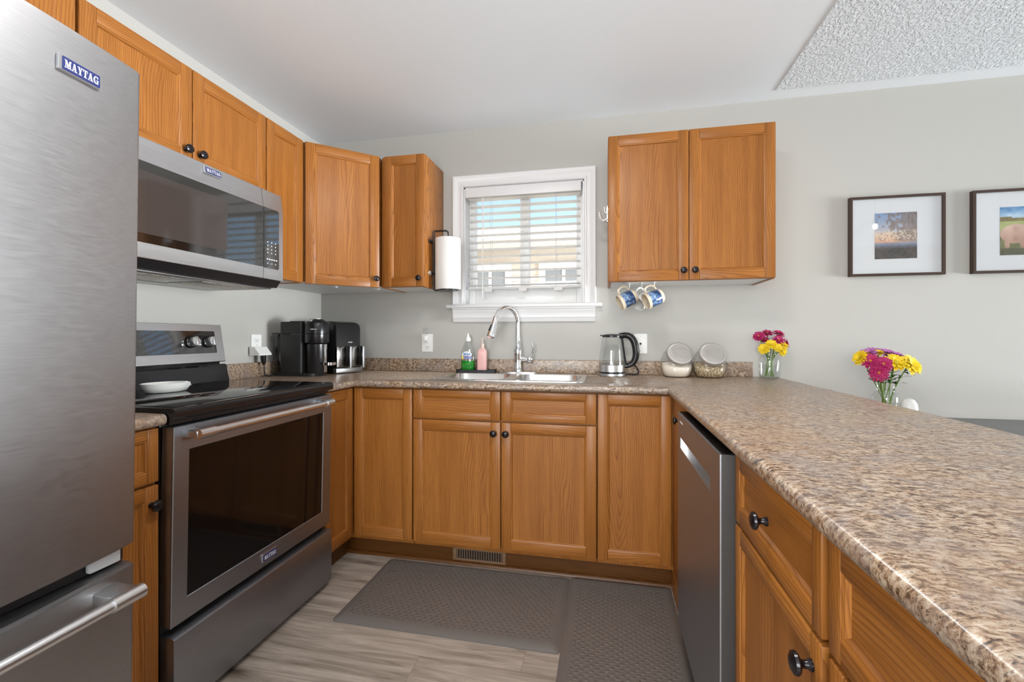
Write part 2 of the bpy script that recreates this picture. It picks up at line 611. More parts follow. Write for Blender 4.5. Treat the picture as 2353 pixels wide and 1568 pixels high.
def slab_word(mb, word, M, w, h, m=0, d=.0006):
    """bold slab-serif capitals in the local xz plane, facing -y, centred on M."""
    def L(ch):
        q = []
        def bar(x0, x1, z0, z1): q.append([(x0, z0), (x1, z0), (x1, z1), (x0, z1)])
        def dia(xa, xb, t, z0=0, z1=1): q.append([(xa, z0), (xa + t, z0), (xb + t, z1), (xb, z1)])
        if ch == 'M':
            bar(.14, .24, 0, 1); bar(.84, 1.08, 0, 1); dia(.52, .12, .28); dia(.52, .84, .12)
            bar(0, .38, 0, .1); bar(.72, 1.2, 0, .1); bar(0, .36, .9, 1); bar(.86, 1.2, .9, 1); w_ = 1.2
        elif ch == 'A':
            dia(.1, .42, .1); dia(.62, .34, .28); bar(.22, .72, .26, .36); bar(0, .34, 0, .1); bar(.5, 1.04, 0, .1); w_ = 1.04
        elif ch == 'Y':
            bar(.36, .62, 0, .48); dia(.36, .08, .28, .42, 1); dia(.5, .76, .1, .42, 1); bar(.22, .76, 0, .1); bar(0, .46, .9, 1); bar(.62, .98, .9, 1); w_ = .98
        elif ch == 'T':
            bar(.32, .58, 0, 1); bar(.18, .72, 0, .1); bar(0, .9, .88, 1); bar(0, .09, .66, 1); bar(.81, .9, .66, 1); w_ = .9
        else:
            n = 14
            for k in range(n):
                a, b = R(50 + 265 * k / n), R(50 + 265 * (k + 1) / n)
                ta = .16 if 110 < 50 + 265 * k / n < 250 else .11
                f = lambda an, rr: (.5 + (.5 - rr) * math.cos(an), .5 + (.5 - rr * .75) * math.sin(an))
                q.append([f(a, 0), f(b, 0), f(b, ta * 1.6), f(a, ta * 1.6)])
            bar(.56, 1.04, .40, .50); bar(.72, .94, 0, .44); bar(.80, .90, .66, .98); w_ = 1.04
        return q, w_
    x = 0
    gl = []
    for ch in word:
        q, w_ = L(ch)
        gl += [[(px + x, pz) for px, pz in poly] for poly in q]
        x += w_ + .05
    x -= .05
    for poly in gl:
        mb.prism([((px / x - .5) * w, (pz - .5) * h) for px, pz in poly], -d, d, 'y', m, M)

# ------------------------------------------------------------------ room shell
mb = MB(); mb.box(XL - .15, XR + .15, YF - .15, YB + .15, -.1, 0)
struct(mb.build('floor', 'vinyl_plank'))
mb = MB(); mb.box(XL - .15, XR + .15, YF - .15, YB + .15, H, H + .1)
struct(mb.build('ceiling', 'ceiling_paint'))
mb = MB(); mb.box(.882, XR - .12, YF + .12, YB - .105, H - .004, H + .004)
struct(mb.build('ceiling', 'ceiling_stipple'))
mb = MB(); mb.box(XL - .15, XL, YF - .15, YB + .15, 0, H)
struct(mb.build('wall_left', 'wall_paint'))
WX0, WX1, WZ0, WZ1 = -.872, -.122, 1.335, 2.078
mb = MB()
mb.box(XL, WX0, YB, YB + .15, 0, H); mb.box(WX1, XR, YB, YB + .15, 0, H)
mb.box(WX0, WX1, YB, YB + .15, 0, WZ0); mb.box(WX0, WX1, YB, YB + .15, WZ1, H)
struct(mb.build('wall_back', 'wall_paint'))
mb = MB()
mb.box(XR, XR + .15, YF - .15, -1.75, 0, H); mb.box(XR, XR + .15, 2.35, YB + .15, 0, H); mb.box(XR, XR + .15, -1.75, 2.35, 2.2, H)
struct(mb.build('wall_right', 'wall_paint'))
mb = MB()
mb.box(XL - .15, -1.25, YF - .15, YF, 0, H); mb.box(2.15, XR, YF - .15, YF, 0, H)
mb.box(-1.25, 2.15, YF - .15, YF, 0, .65); mb.box(-1.25, 2.15, YF - .15, YF, 2.15, H)
struct(mb.build('wall_front', 'wall_paint'))

# kitchen window: casing, stool and apron, vinyl slider, panes
win = bpy.data.objects.new('window_1', None); COL.objects.link(win); win.location = ((WX0 + WX1) / 2, YB, WZ0)
struct(win, 'white framed slider window over the sink')
def casing(parent, x0, x1, z0, z1, wd=.073):
    """moulded casing on three sides, profile swept with mitred corners (local to parent)."""
    prof = [(0, 0), (0, -.014), (.006, -.019), (.014, -.019), (.018, -.015), (.034, -.013), (.046, -.017), (.054, -.022), (.066, -.024), (.071, -.020), (wd, 0)]
    mb = MB()
    rings = []
    for (cx, cz, sx, sz) in ((x0, z0, -1, 0), (x0, z1, -1, 1), (x1, z1, 1, 1), (x1, z0, 1, 0)):
        rings.append([(cx + sx * a, y, cz + sz * a) for a, y in prof])
    mb.loft(rings, 0, True, True)
    return mb.build('casing', 'white_paint', parent)
wx = (WX1 - WX0) / 2
wh = WZ1 - WZ0
casing(win, -wx, wx, .0, wh)
mb = MB()   # jamb liner
mb.box(-wx, -wx + .008, 0, .148, 0, wh); mb.box(wx - .008, wx, 0, .148, 0, wh); mb.box(-wx, wx, 0, .148, wh - .008, wh); mb.box(-wx, wx, 0, .148, 0, .008)
mb.build('jamb', 'white_paint', win)
mb = MB()   # stool with horns, apron below
mb.box(-.482, .482, -.05, .0, -.02, .004, .008, 0, 3)
pr = [(-.001, -.018), (-.040, -.018), (-.040, -.026), (-.034, -.030), (-.030, -.046), (-.026, -.052), (-.026, -.078), (-.020, -.086), (-.018, -.100), (-.014, -.106), (-.001, -.106)]
mb.loft([[(x, y, z) for y, z in pr] for x in (-.441, .441)], 0)
mb.build('window_sill', 'white_paint', win)
mb = MB()
F = .05
for (a, b, c, d) in ((-wx + .008, -wx + F, .008, wh - .008), (wx - F, wx - .008, .008, wh - .008), (-wx + F, wx - F, .008, .11), (-wx + F, wx - F, wh - F, wh - .008), (-.03, .03, .11, wh - F)):
    mb.box(a, b, .085, .135, c, d, .003)
mb.build('sash', 'white_plastic', win)
for (a, b) in ((-wx + F, -.03), (.03, wx - F)):
    mb = MB(); mb.box(a, b, .108, .112, .11, wh - F)
    mb.build('pane', 'window_glass', win)

# patio door in the right wall and an unseen window added behind the camera for fill
def big_window(name, M, w, z0, z1, nd, label):
    o = bpy.data.objects.new(name, None); COL.objects.link(o); o.matrix_world = M
    struct(o, label)
    mb = MB()
    mb.box(-w / 2, w / 2, .02, .1, z0, z0 + .06, .004); mb.box(-w / 2, w / 2, .02, .1, z1 - .06, z1, .004)
    for k in range(nd + 1):
        x = -w / 2 + w * k / nd
        x0 = min(max(x - .035, -w / 2), w / 2 - .07)
        mb.box(x0, x0 + .07, .02, .1, z0 + .06, z1 - .06, .004)
    mb.build('frame', 'white_paint', o)
    mb = MB(); mb.box(-w / 2 + .07, w / 2 - .07, .055, .06, z0 + .06, z1 - .06)
    mb.build('pane', 'window_glass', o)
big_window('door_1', T((XR, .3, 0)) @ RZ(-90), 4.1, 0.0, 2.2, 3, 'wide glazed patio door in the dining wall')
big_window('window_2', T((.45, YF, 0)) @ RZ(180), 3.4, .65, 2.15, 3, 'added unseen window behind the camera, opening for fill light')

# ------------------------------------------------------------------ cabinets
def knob(parent, x, z, y=0.0, M=None):
    mb = MB()
    prof = [(.0085, 0), (.0085, .003), (.006, .006), (.0055, .012), (.008, .015), (.0145, .018), (.0165, .021), (.0155, .025), (.010, .028), (.003, .0292)]
    mb.lathe(prof, n=20, M=T((x, y, z)) @ RX(90))
    return mb.build('knob', 'bronze_knob', parent)

def front(parent, name, x0, x1, z0, z1, fw=.046, rail=None, t=.02, kn=None, mat4=None, bead=.009, dep=.009):
    """frame and panel front; face at y=0, back at y=t"""
    rail = rail or fw
    mb = MB()
    mb.box(x0, x0 + fw, 0, t, z0, z1, .0025, 0); mb.box(x1 - fw, x1, 0, t, z0, z1, .0025, 0)
    mb.box(x0 + fw, x1 - fw, 0, t, z0, z0 + rail, .0025, 1); mb.box(x0 + fw, x1 - fw, 0, t, z1 - rail, z1, .0025, 1)
    a0, a1, c0, c1 = x0 + fw, x1 - fw, z0 + rail, z1 - rail
    def ring(e, y): return [(a0 + e, y, c0 + e), (a1 - e, y, c0 + e), (a1 - e, y, c1 - e), (a0 + e, y, c1 - e)]
    for i in range(4):
        j = (i + 1) % 4
        rr = [ring(-.001, .0015), ring(.002, .0032), ring(bead * .55, .0036), ring(bead, dep)]
        mb.loft([[r[i], r[j]] for r in rr], 1 if i % 2 == 0 else 0, False, False, closed=False)
    hz = 1 if (x1 - x0) > 1.4 * (z1 - z0) else 0
    mb.loft([ring(bead, dep), ring(bead + .0001, dep + .004)], hz, True, False)
    o = mb.build(name, ['oak_upright', 'oak_level'], parent, mat4=mat4)
    if kn:
        knob(o, kn[0], kn[1])
    return o

def wall_cabinet(label, loc, rotz, w, z0, z1, doors, group=None, dep=.309):
    c = thing('wall_cabinet', label, 'cabinet', (loc[0], loc[1], z0), rotz, group)
    h = z1 - z0
    mb = MB()
    mb.box(0, .016, .0195, dep, 0, h, .0008, 0); mb.box(w - .016, w, .0195, dep, 0, h, .0008, 0)
    mb.box(.016, w - .016, .0195, dep, h - .016, h, 0, 0); mb.box(.016, w - .016, dep - .006, dep, .014, h - .016, 0, 0)
    mb.box(.016, w - .016, .0195, .036, .002, .04, 0, 1); mb.box(.016, w - .016, .0195, .036, h - .05, h - .016, 0, 1)
    mb.box(w / 2 - .02, w / 2 + .02, .0195, .036, .04, h - .05, 0, 0)
    mb.build('carcass', ['oak_upright', 'oak_level'], c)
    mb = MB(); mb.box(.016, w - .016, .036, dep - .006, .004, .016)
    mb.build('bottom_board', 'white_melamine', c)
    for (a, b, kx) in doors:
        front(c, 'door', a, b, .003, h - .002, .048, kn=(kx, .049) if kx is not None else None)
    return c

UB, UT = 1.4237, 2.1882
UX = XL + .3096
# left wall, left to right (local x runs towards the back wall)
wall_cabinet('oak wall cabinet above the stainless fridge', (UX, .19, 0), R(90), .862, 1.83, UT, [(.004, .43, .40), (.434, .858, .47)])
wall_cabinet('two-door oak wall cabinet directly above the microwave', (UX, 1.0535, 0), R(90), .7725, 1.812, UT, [(.004, .3845, .356), (.3885, .7695, .418)])
wall_cabinet('narrow tall oak wall cabinet between microwave and corner cabinet', (UX, 1.827, 0), R(90), .268, UB, UT, [(.003, .262, None)])

# diagonal corner cabinet
c = thing('corner_wall_cabinet', 'angled oak corner wall cabinet with one wide door', 'cabinet', (UX, 2.098, UB))
h = UT - UB
dx, dy = -1.285 - UX, 2.3718 - 2.098
ang = math.degrees(math.atan2(dy, dx))
mb = MB()
ix, iy = .0155 * math.sin(R(ang)), .0155 * math.cos(R(ang))
poly = [(0 - ix, 0 + iy), (dx - ix, dy + iy), (dx - ix, YB - .0015 - 2.098), (XL + .0015 - UX, YB - .0015 - 2.098), (XL + .0015 - UX, iy)]
mb.prism(poly, .012, h, 'z', 0)
mb.build('carcass', 'oak_upright', c)
for q in ((.03, .07, .18, .20), (.215, .255, .33, .345)):
    mb = MB(); mb.box(*q, -.004, .0039, .001)
    mb.build('clip', 'gasket_grey', c)
mb = MB(); mb.prism([(p[0] * .99 - .001, p[1] * .985 + .002) for p in poly], .004, .012, 'z', 0)
mb.build('bottom_board', 'white_melamine', c)
L = math.hypot(dx, dy)
d = front(c, 'door', .004, L - .004, .0, h - .001, .050, kn=(L - .026, .049), mat4=RZ(ang) @ T((0, -.006, 0)))

wall_cabinet('small narrow oak wall cabinet holding the paper towel roll', (-1.282, 2.3718, 0), 0, .272, UB, UT, [(.022, .271, .244)])
wall_cabinet('two-door oak wall cabinet right of the window', (.0157, 2.3718, 0), 0, .8, UB, UT, [(.002, .3985, .373), (.4015, .798, .427)])

# base cabinets
BD = .627
YBF = YB - BD
XBF = XL + BD
BZ0, BZ1 = .1225, .876
def carcass(c, w, dep=.6, z0=.10, z1=.8815, x0=0.0):
    mb = MB()
    mb.box(x0 + .001, w - .001, .0205, dep, z0, z1, .001)
    return mb.build('carcass', 'oak_upright', c)

c = thing('base_cabinet', 'oak base cabinet with drawer squeezed between fridge and range', 'cabinet', (XBF, .853, 0), R(90))
carcass(c, .196)
front(c, 'drawer', .002, .19, .722, BZ1, .032, .030, kn=None)
front(c, 'door', .002, .19, BZ0, .713, .040, kn=(.168, .660))

c = thing('corner_base_cabinet', 'L-shaped oak corner base cabinet beside the range, two tall doors', 'cabinet', (XBF, YBF, 0))
mb = MB()
mb.prism([(-.0205, -.2305), (-.0205, .0205), (.3235, .0205), (.3235, .6), (-.6, .6), (-.6, -.2305)], .10, .8815, 'z')
mb.build('carcass', 'oak_upright', c)
front(c, 'door', .0, .227, BZ0, BZ1, .046, mat4=T((0, -.230, 0)) @ RZ(90))
front(c, 'door', .004, .321, BZ0, BZ1, .047)

c = thing('sink_base_cabinet', 'wide oak sink base cabinet with two doors under false drawer fronts', 'cabinet', (-.9355, YBF, 0))
mb = MB()
mb.box(.001, .899, .0205, .6, .10, .70, .001); mb.box(.001, .899, .0205, .04, .70, .8815)
mb.box(.001, .02, .0405, .6, .70, .8815); mb.box(.88, .899, .0405, .6, .70, .8815)
mb.build('carcass', 'oak_upright', c)
front(c, 'drawer_front', .003, .4475, .737, BZ1, .046, .030)
front(c, 'drawer_front', .4525, .897, .737, BZ1, .046, .030)
front(c, 'door', .003, .4475, BZ0, .728, .046, kn=(.4165, .677))
front(c, 'door', .4525, .897, BZ0, .728, .046, kn=(.4755, .677))

c = thing('blind_corner_cabinet', 'oak corner base cabinet between the sink cabinet and dishwasher', 'cabinet', (-.0345, YBF, 0))
mb = MB()
mb.prism([(.001, .0205), (.3465, .0205), (.3465, -.3525), (.92, -.3525), (.92, .6), (.001, .6)], .10, .8815, 'z')
mb.box(.3290, .3475, -.352, .066, .0015, .1003)
mb.build('carcass', 'oak_upright', c)
front(c, 'door', .003, .3215, BZ0, BZ1, .044)
mb = MB(); mb.box(0, .342, 0, .02, BZ0, BZ1, .0025)
o = mb.build('filler_door', 'oak_upright', c, mat4=T((.3255, -.004, 0)) @ RZ(-90))
knob(o, .20, .806)

XPF = .291
def pen_cab(label, y_left, w, dr, kd):
    c = thing('peninsula_cabinet', label, 'cabinet', (XPF, y_left, 0), R(-90))
    carcass(c, w)
    front(c, 'drawer', .003, dr, .722, BZ1, .030, .034, kn=(dr / 2, .800))
    front(c, 'door', .003, dr, BZ0, .713, .036, kn=(kd, .668) if kd else None)
    return c
pen_cab('oak peninsula cabinet with drawer and door beside the dishwasher', 1.099, .431, .415, .388)
pen_cab('oak peninsula cabinet at the near end of the counter', .667, .60, .55, .03)

# toe boards with shoe moulding
def toe(name, x0, x1, y0, y1, side):
    mb = MB()
    mb.box(x0, x1, y0, y1, 0.0005, .0995)
    if side == 'y':
        mb.prism([(y0, .001), (y0 - .015, .001), (y0 - .013, .009), (y0 - .007, .015), (y0, .017)], x0, x1, 'x')
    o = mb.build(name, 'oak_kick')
    return struct(o)
struct(toe('trim_1', -1.345, .3095, 2.12, 2.134, 'y'), 'brown toe board under the back base cabinets')
struct(toe('trim_2', -1.342, -1.328, 1.822, 2.1195, 'x'), 'brown toe board under the left base cabinets')
struct(toe('trim_3', .358, .372, .08, 1.095, 'x'), 'brown toe board under the peninsula cabinets')
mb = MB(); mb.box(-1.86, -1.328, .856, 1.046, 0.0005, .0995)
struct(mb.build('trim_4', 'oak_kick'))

# ------------------------------------------------------------------ worktops
def nosed(poly, z0, z1, nose, r=.0145):
    """slab with the listed edges (index pairs along the outline) rounded"""
    t = bmesh.new()
    a = [t.verts.new((x, y, z0)) for x, y in poly]
    b = [t.verts.new((x, y, z1)) for x, y in poly]
    n = len(poly)
    t.faces.new(a[::-1]); t.faces.new(b)
    for j in range(n):
        t.faces.new([a[j], a[(j + 1) % n], b[(j + 1) % n], b[j]])
    bmesh.ops.recalc_face_normals(t, faces=t.faces)
    ed = []
    for j in nose:
        for v in (a, b):
            ed.append(t.edges.get([v[j], v[(j + 1) % n]]))
    bmesh.ops.bevel(t, geom=ed, offset=r, segments=5, affect='EDGES', profile=.5)
    return t
ZN = ZC - .0332
XN, YN, XP, XQ = XBF + .022, YBF - .0223, .269, .936
PY0 = .05
mb = MB()
mb.add(nosed([(XL + .0015, 1.822), (XN, 1.822), (XN, YN), (XP, YN), (XP, PY0), (XQ, PY0), (XQ, YB - .0015), (XL + .0015, YB - .0015)], ZN, ZC, [1, 2, 3, 4, 5]))
wt = mb.build('worktop', 'laminate_granite', angle=50)
# cut-out for the sink
cut = MB(); cut.prism(rrect(-.4925, 2.3675, .735, .385, .05), ZN - .05, ZC + .05, 'z')
cu = cut.build('cutter', 'laminate_granite')
md = wt.modifiers.new('hole', 'BOOLEAN'); md.object = cu; md.operation = 'DIFFERENCE'; md.solver = 'EXACT'
dg = bpy.context.evaluated_depsgraph_get()
nm = bpy.data.meshes.new_from_object(wt.evaluated_get(dg))
wt.modifiers.clear()
wt.data = nm
cm = cu.data
bpy.data.objects.remove(cu)
bpy.data.meshes.remove(cm)
tag(wt, 'brown granite-look laminate worktop running from range round to peninsula', 'worktop')
def backsplash(parent, x0, x1, y0, y1, top):
    mb = MB(); mb.box(x0, x1, y0, y1, ZC + .0002, top, .004, 0, 3)
    return mb.build('backsplash', 'laminate_granite', parent)
ZS = ZC + .0814
backsplash(wt, XL + .0215, .8, YB - .0215, YB - .0015, ZS)
backsplash(wt, XL + .0015, XL + .0210, 1.822, YB - .0015, ZS)
mb = MB(); mb.add(nosed([(XL + .0015, .85), (XN, .85), (XN, 1.0485), (XL + .0015, 1.0485)], ZN, ZC, [1], .0145))
w2 = mb.build('worktop', 'laminate_granite', angle=50)
tag(w2, 'short piece of granite-look worktop between fridge and range', 'worktop')

# ------------------------------------------------------------------ refrigerator
FX = -1.0500
fr = thing('refrigerator', 'tall brushed stainless fridge with bottom freezer drawer', 'refrigerator', (FX, .451, 0), R(90))
fr.rotation_euler = (R(.92), 0, R(90))
hw = .378
def fcurve(x): return .22 * x * x
def slab(y_back, w, rc=.008):
    p = []
    n = 22
    for k in range(n + 1):
        x = -w + rc + (2 * w - 2 * rc) * k / n
        p.append((x, fcurve(x)))
    for k in range(1, 5):
        a = R(-90 + 90 * k / 4)
        p.append((w - rc + rc * math.cos(a), fcurve(w - rc) + rc + rc * math.sin(a)))
    p.append((w, y_back)); p.append((-w, y_back))
    for k in range(4):
        a = R(180 + 90 * k / 4)
        p.append((-w + rc + rc * math.cos(a), fcurve(w - rc) + rc + rc * math.sin(a)))
    return p
mb = MB(); mb.box(-.37, .37, .075, .79, .03, 1.735, .006, 0)
mb.build('body', 'steel_dark', fr)
mb = MB(); mb.prism(slab(.066, hw), .660, 1.751, 'z', 0, b=.004)
fd = mb.build('door', 'steel_brushed', fr, 50)
mb = MB()
Mb = T((.2415, fcurve(.2415) - .0028, 1.6712)) @ RZ(6.1)
mb.prism(rrect(0, 0, .081, .031, .003), -.0035, .0035, 'y', 0, Mb, .0012)
mb.prism(rrect(.0015, 0, .071, .0255, .001), -.0042, 0, 'y', 1, Mb)
slab_word(mb, 'MAYTAG', Mb @ T((.0015, -.0044, 0)), .064, .0155, 2)
mb.build('badge', ['badge_chrome', 'badge_blue', 'badge_letter'], fd)['label'] = 'blue badge in a chrome surround'
mb = MB(); mb.prism(slab(.066, hw), .06, .620, 'z', 0, b=.007)
fz = mb.build('freezer_drawer', 'steel_brushed', fr, 50)
mb = MB()
hy, hz = -.042, .582
mb.tube([(-.30, hy, hz), (.28, hy, hz)], .0125, 16, 0)
mb.tube([(.275, hy, hz), (.338, hy, hz)], .0155, 16, 0); mb.tube([(-.35, hy, hz), (-.295, hy, hz)], .0155, 16, 0)
for sx in (-1, 1):
    mb.box(sx * .308 - .026, sx * .308 + .026, hy, .024, hz - .012, hz + .012, .003, 1)
mb.build('handle', ['steel_bar', 'steel_light'], fz)
mb = MB(); mb.box(-.37, .37, .055, .0745, .622, .658, .002, 0)
mb.box(.292, .355, .040, .0545, .628, .658, .004, 1)
mb.build('door_gasket', ['black_matte', 'gasket_grey'], fr)
for sx in (-.33, .33):
    for y in (.12, .74):
        mb = MB(); mb.lathe([(.016, 0), (.016, .02), (.008, .022), (.008, .032)], (sx, y, -.0015 if y < .3 else -.012), 12)
        mb.build('foot', 'black_matte', fr)

# ------------------------------------------------------------------ microwave
mw = thing('microwave', 'stainless over-the-range microwave under the two-door cabinet', 'microwave', (-1.48, 1.435, 1.366), R(90))
mb = MB()
mb.box(-.3795, .3795, .0305, .407, .03, .437, .002, 0)
mb.prism([(.012, .031), (.034, .001), (.407, .001), (.407, .0299), (.0305, .031)], -.3795, .3795, 'x', 1)
mb.build('body', ['steel_dark', 'black_satin'], mw)
mb = MB()
prof = [(.03, .032), (.001, .032), (0, .034), (0, .355), (.0015, .358), (.012, .431), (.014, .433), (.03, .433)]
mb.loft([[(x, y, z) for y, z in prof] for x in (-.3795, .2575)], 0)
dr = mb.build('door', 'steel_light', mw)
mb = MB(); mb.prism(rrect(-.045, .2155, .60, .267, .006), -.0022, .001, 'y', 0)
gl = mb.build('window', 'oven_glass', dr)
mb = MB(); mb.prism(rrect(-.115, .215, .36, .205, .012), -.0027, -.0018, 'y', 0)
mb.build('mesh_screen', 'screen_mesh', gl)
mb = MB()
Mb = T((.004, .0048, .408)) @ RX(-8.5)
mb.prism(rrect(0, 0, .078, .026, .002), -.003, .003, 'y', 0, Mb, .001)
mb.prism(rrect(.001, 0, .069, .021, .001), -.0036, 0, 'y', 1, Mb)
slab_word(mb, 'MAYTAG', Mb @ T((.001, -.0038, 0)), .062, .0135, 2)
mb.build('badge', ['badge_chrome', 'badge_blue', 'badge_letter'], dr)
mb = MB()
mb.loft([[(x, y, z) for y, z in prof] for x in (.2595, .3795)], 0)
cp = mb.build('control_panel', 'steel_light', mw)
mb = MB(); mb.prism([(.2600, .080), (.345, .080), (.352, .087), (.352, .343), (.345, .350), (.2600, .350)], -.0022, .001, 'y', 0)
kp = mb.build('keypad', 'oven_glass', cp)
mb = MB()
for i in range(4):
    for j in range(3):
        mb.box(.279 + j * .024, .284 + j * .024, -.0027, -.002, .195 - i * .016, .1995 - i * .016)
mb.build('key_print', 'label_text', kp)
mb = MB()
for j in range(5):
    mb.box(.275 + j * .014, .284 + j * .014, -.0027, -.002, .118, .123)
for j in range(3):
    mb.box(.279 + j * .024, .285 + j * .024, -.0027, -.002, .100, .103)
mb.build('key_print', 'label_text', kp)
mb = MB()
mb.prism(rrect(.310, .060, .066, .026, .002), -.0012, .001, 'y', 0)
mb.build('door_button', 'steel_light', cp)
mb = MB(); mb.box(-.365, .365, .05, .395, -.006, .0005, .002, 0)
hd = mb.build('vent_plate', 'steel_dark', mw)
for x in (-.19, .19):
    mb = MB(); mb.box(x - .15, x + .15, .09, .26, -.009, -.0055, .001)
    mb.build('grease_filter', 'filter_mesh', hd)
mb = MB(); mb.box(-.07, .07, .29, .36, -.009, -.0055, .002)
mb.build('lamp_lens', 'smoky_glass', hd)

# ------------------------------------------------------------------ range
rg = thing('range', 'stainless electric range with black glass cooktop and oven window', 'range', (-1.2277, 1.4355, 0), R(90))
mb = MB(); mb.box(-.379, .379, .047, .635, .035, .894, .003)
mb.build('body', 'black_satin', rg)
# oven door, leaning out a little at the foot
Ms = T((0, .001, .58)) @ RX(1.15) @ T((0, 0, -.58))
mb = MB()
o_, wv_ = (-.3795, .3795, .2865, .8745), (-.328, .320, .356, .800)
mb.box(-.3795, .3795, .006, .043, .2865, .8745, .003, 0, 2, Ms)
mb.box(-.3790, -.3770, .008, .042, .292, .870, 0, 1, 2, Ms)
# raised steel face around the window
def fring(a, y): return [(a[0], y, a[2]), (a[1], y, a[2]), (a[1], y, a[3]), (a[0], y, a[3])]
ins = lambda a, e: (a[0] + e, a[1] - e, a[2] + e, a[3] - e)
mb.loft([fring(ins(o_, .001), .008), fring(o_, .002), fring(ins(o_, .002), 0), fring(ins(wv_, -.002), 0), fring(wv_, .0025), fring(wv_, .008)], 0, False, False, Ms)
od = mb.build('oven_door', ['steel_range', 'steel_bar'], rg)
mb = MB(); mb.box(wv_[0] - .001, wv_[1] + .001, .0025, .0058, wv_[2] - .001, wv_[3] + .001, 0, 0, 2, Ms)
mb.build('window', 'black_window', od)
mb = MB()
hy, hz = -.058, .852
mb.tube([(-.30, hy, hz), (.262, hy, hz)], .0125, 16)
mb.tube([(-.352, hy, hz), (-.296, hy, hz)], .0155, 16); mb.tube([(.258, hy, hz), (.304, hy, hz)], .0155, 16)
for x in (-.333, .288):
    mb.box(x - .022, x + .022, hy, .004, hz - .010, hz + .010, .003, 1)
mb.build('handle', ['steel_bar', 'steel_light'], od)
mb = MB()
Mb = Ms @ T((.005, -.002, .321))
mb.prism(rrect(0, 0, .074, .032, .002), -.002, .003, 'y', 0, Mb, .001)
mb.prism(rrect(0, 0, .066, .025, .001), -.0028, 0, 'y', 1, Mb)
slab_word(mb, 'MAYTAG', Mb @ T((0, -.003, 0)), .058, .0145, 2)
mb.build('badge', ['badge_chrome', 'badge_blue', 'badge_letter'], od)
mb = MB()
mb.box(-.3795, .3795, -.004, .0465, .030, .2555, .003)
mb.prism([(-.004, .2540), (.006, .2600), (.045, .2600), (.045, .2540)], -.379, .379, 'x', 0)
mb.build('storage_drawer', 'steel_range', rg)
for x in (-.345, .345):
    for y in (.07, .59):
        mb = MB(); mb.lathe([(.017, .0005), (.017, .012), (.009, .014), (.009, .034)], (x, y, 0), 14)
        mb.build('foot', 'black_matte', rg)
mb = MB()   # cooktop: glass with a rounded black frame
mb.add(nosed([(-.3835, -.013), (.378, -.013), (.378, .55), (-.3835, .55)], .8955, .930, [0], .011), 0)
mb.box(-.36, .36, .014, .53, .930, .9315, .001, 1)
mb.box(-.372, .372, .020, .0465, .8790, .8950, 0, 2)
for k in range(5):
    mb.box(-.30 + k * .15, -.215 + k * .15, .017, .021, .8815, .8835, 0, 2)
ct = mb.build('cooktop', ['black_enamel', 'black_gloss', 'black_satin'], rg)
mb = MB()   # rear riser and slanted control panel
pr = [(.545, .9305), (.555, .966), (.560, 1.000), (.570, 1.008), (.640, 1.008), (.640, .9305)]
mb.loft([[(x, y, z) for y, z in pr] for x in (-.376, .376)], 0)
mb.box(-.36, .36, .585, .64, 1.008, 1.024, 0, 0)
mb.build('riser', 'black_enamel', rg)
Mp = T((0, .571, 1.022)) @ RX(-10)
mb = MB()
pr = [(0, 0), (0, .174), (.004, .177), (.045, .177), (.060, .150), (.060, .004), (.004, -.003)]
mb.loft([[(x, y, z) for y, z in pr] for x in (-.3805, .3805)], 0, True, True, Mp)
bg = mb.build('control_panel', 'steel_light', rg)
mb = MB(); mb.prism(rrect(0, .092, .676, .104, .006), -.0015, .002, 'y', 0, Mp)
cg = mb.build('control_glass', 'oven_glass', bg)
for x in (-.30, -.215, .21, .297):
    mb = MB()
    Mk = Mp @ T((x, -.001, .093)) @ RX(90)
    mb.lathe([(.027, 0), (.027, .008), (.0235, .010), (.0235, .013), (.0220, .0135), (.0210, .030), (.0195, .032), (.0, .032)], n=28, M=Mk, c1=False, mats=[0, 0, 0, 0, 1, 1, 1, 1])
    mb.box(-.005, .005, -.0205, .0205, .031, .040, .002, 1, 2, Mk)
    mb.build('knob', ['black_plastic', 'steel_bar'], bg)

sr = thing('spoon_rest', 'white ceramic spoon rest on the black cooktop', 'spoon rest', (-1.61, 1.355, .9317), R(62))
mb = MB()
n = 40
def sring(w, l, z, lip=0):
    out = []
    for k in range(n):
        a = 2 * PI * k / n
        x = l * math.cos(a); y = w * math.sin(a)
        if math.cos(a) > .55:
            y *= 1 - .55 * (math.cos(a) - .55) / .45
            x *= 1.12
        out.append((x, y, z + (lip if math.cos(a) > .93 else 0)))
    return out
mb.loft([sring(.036, .052, .0005), sring(.044, .060, .003), sring(.052, .070, .018), sring(.055, .075, .034, -.014), sring(.052, .072, .035, -.014), sring(.046, .064, .022, -.006), sring(.036, .054, .010)], 0, True, True)
mb.build('dish', 'white_ceramic', sr, 60)

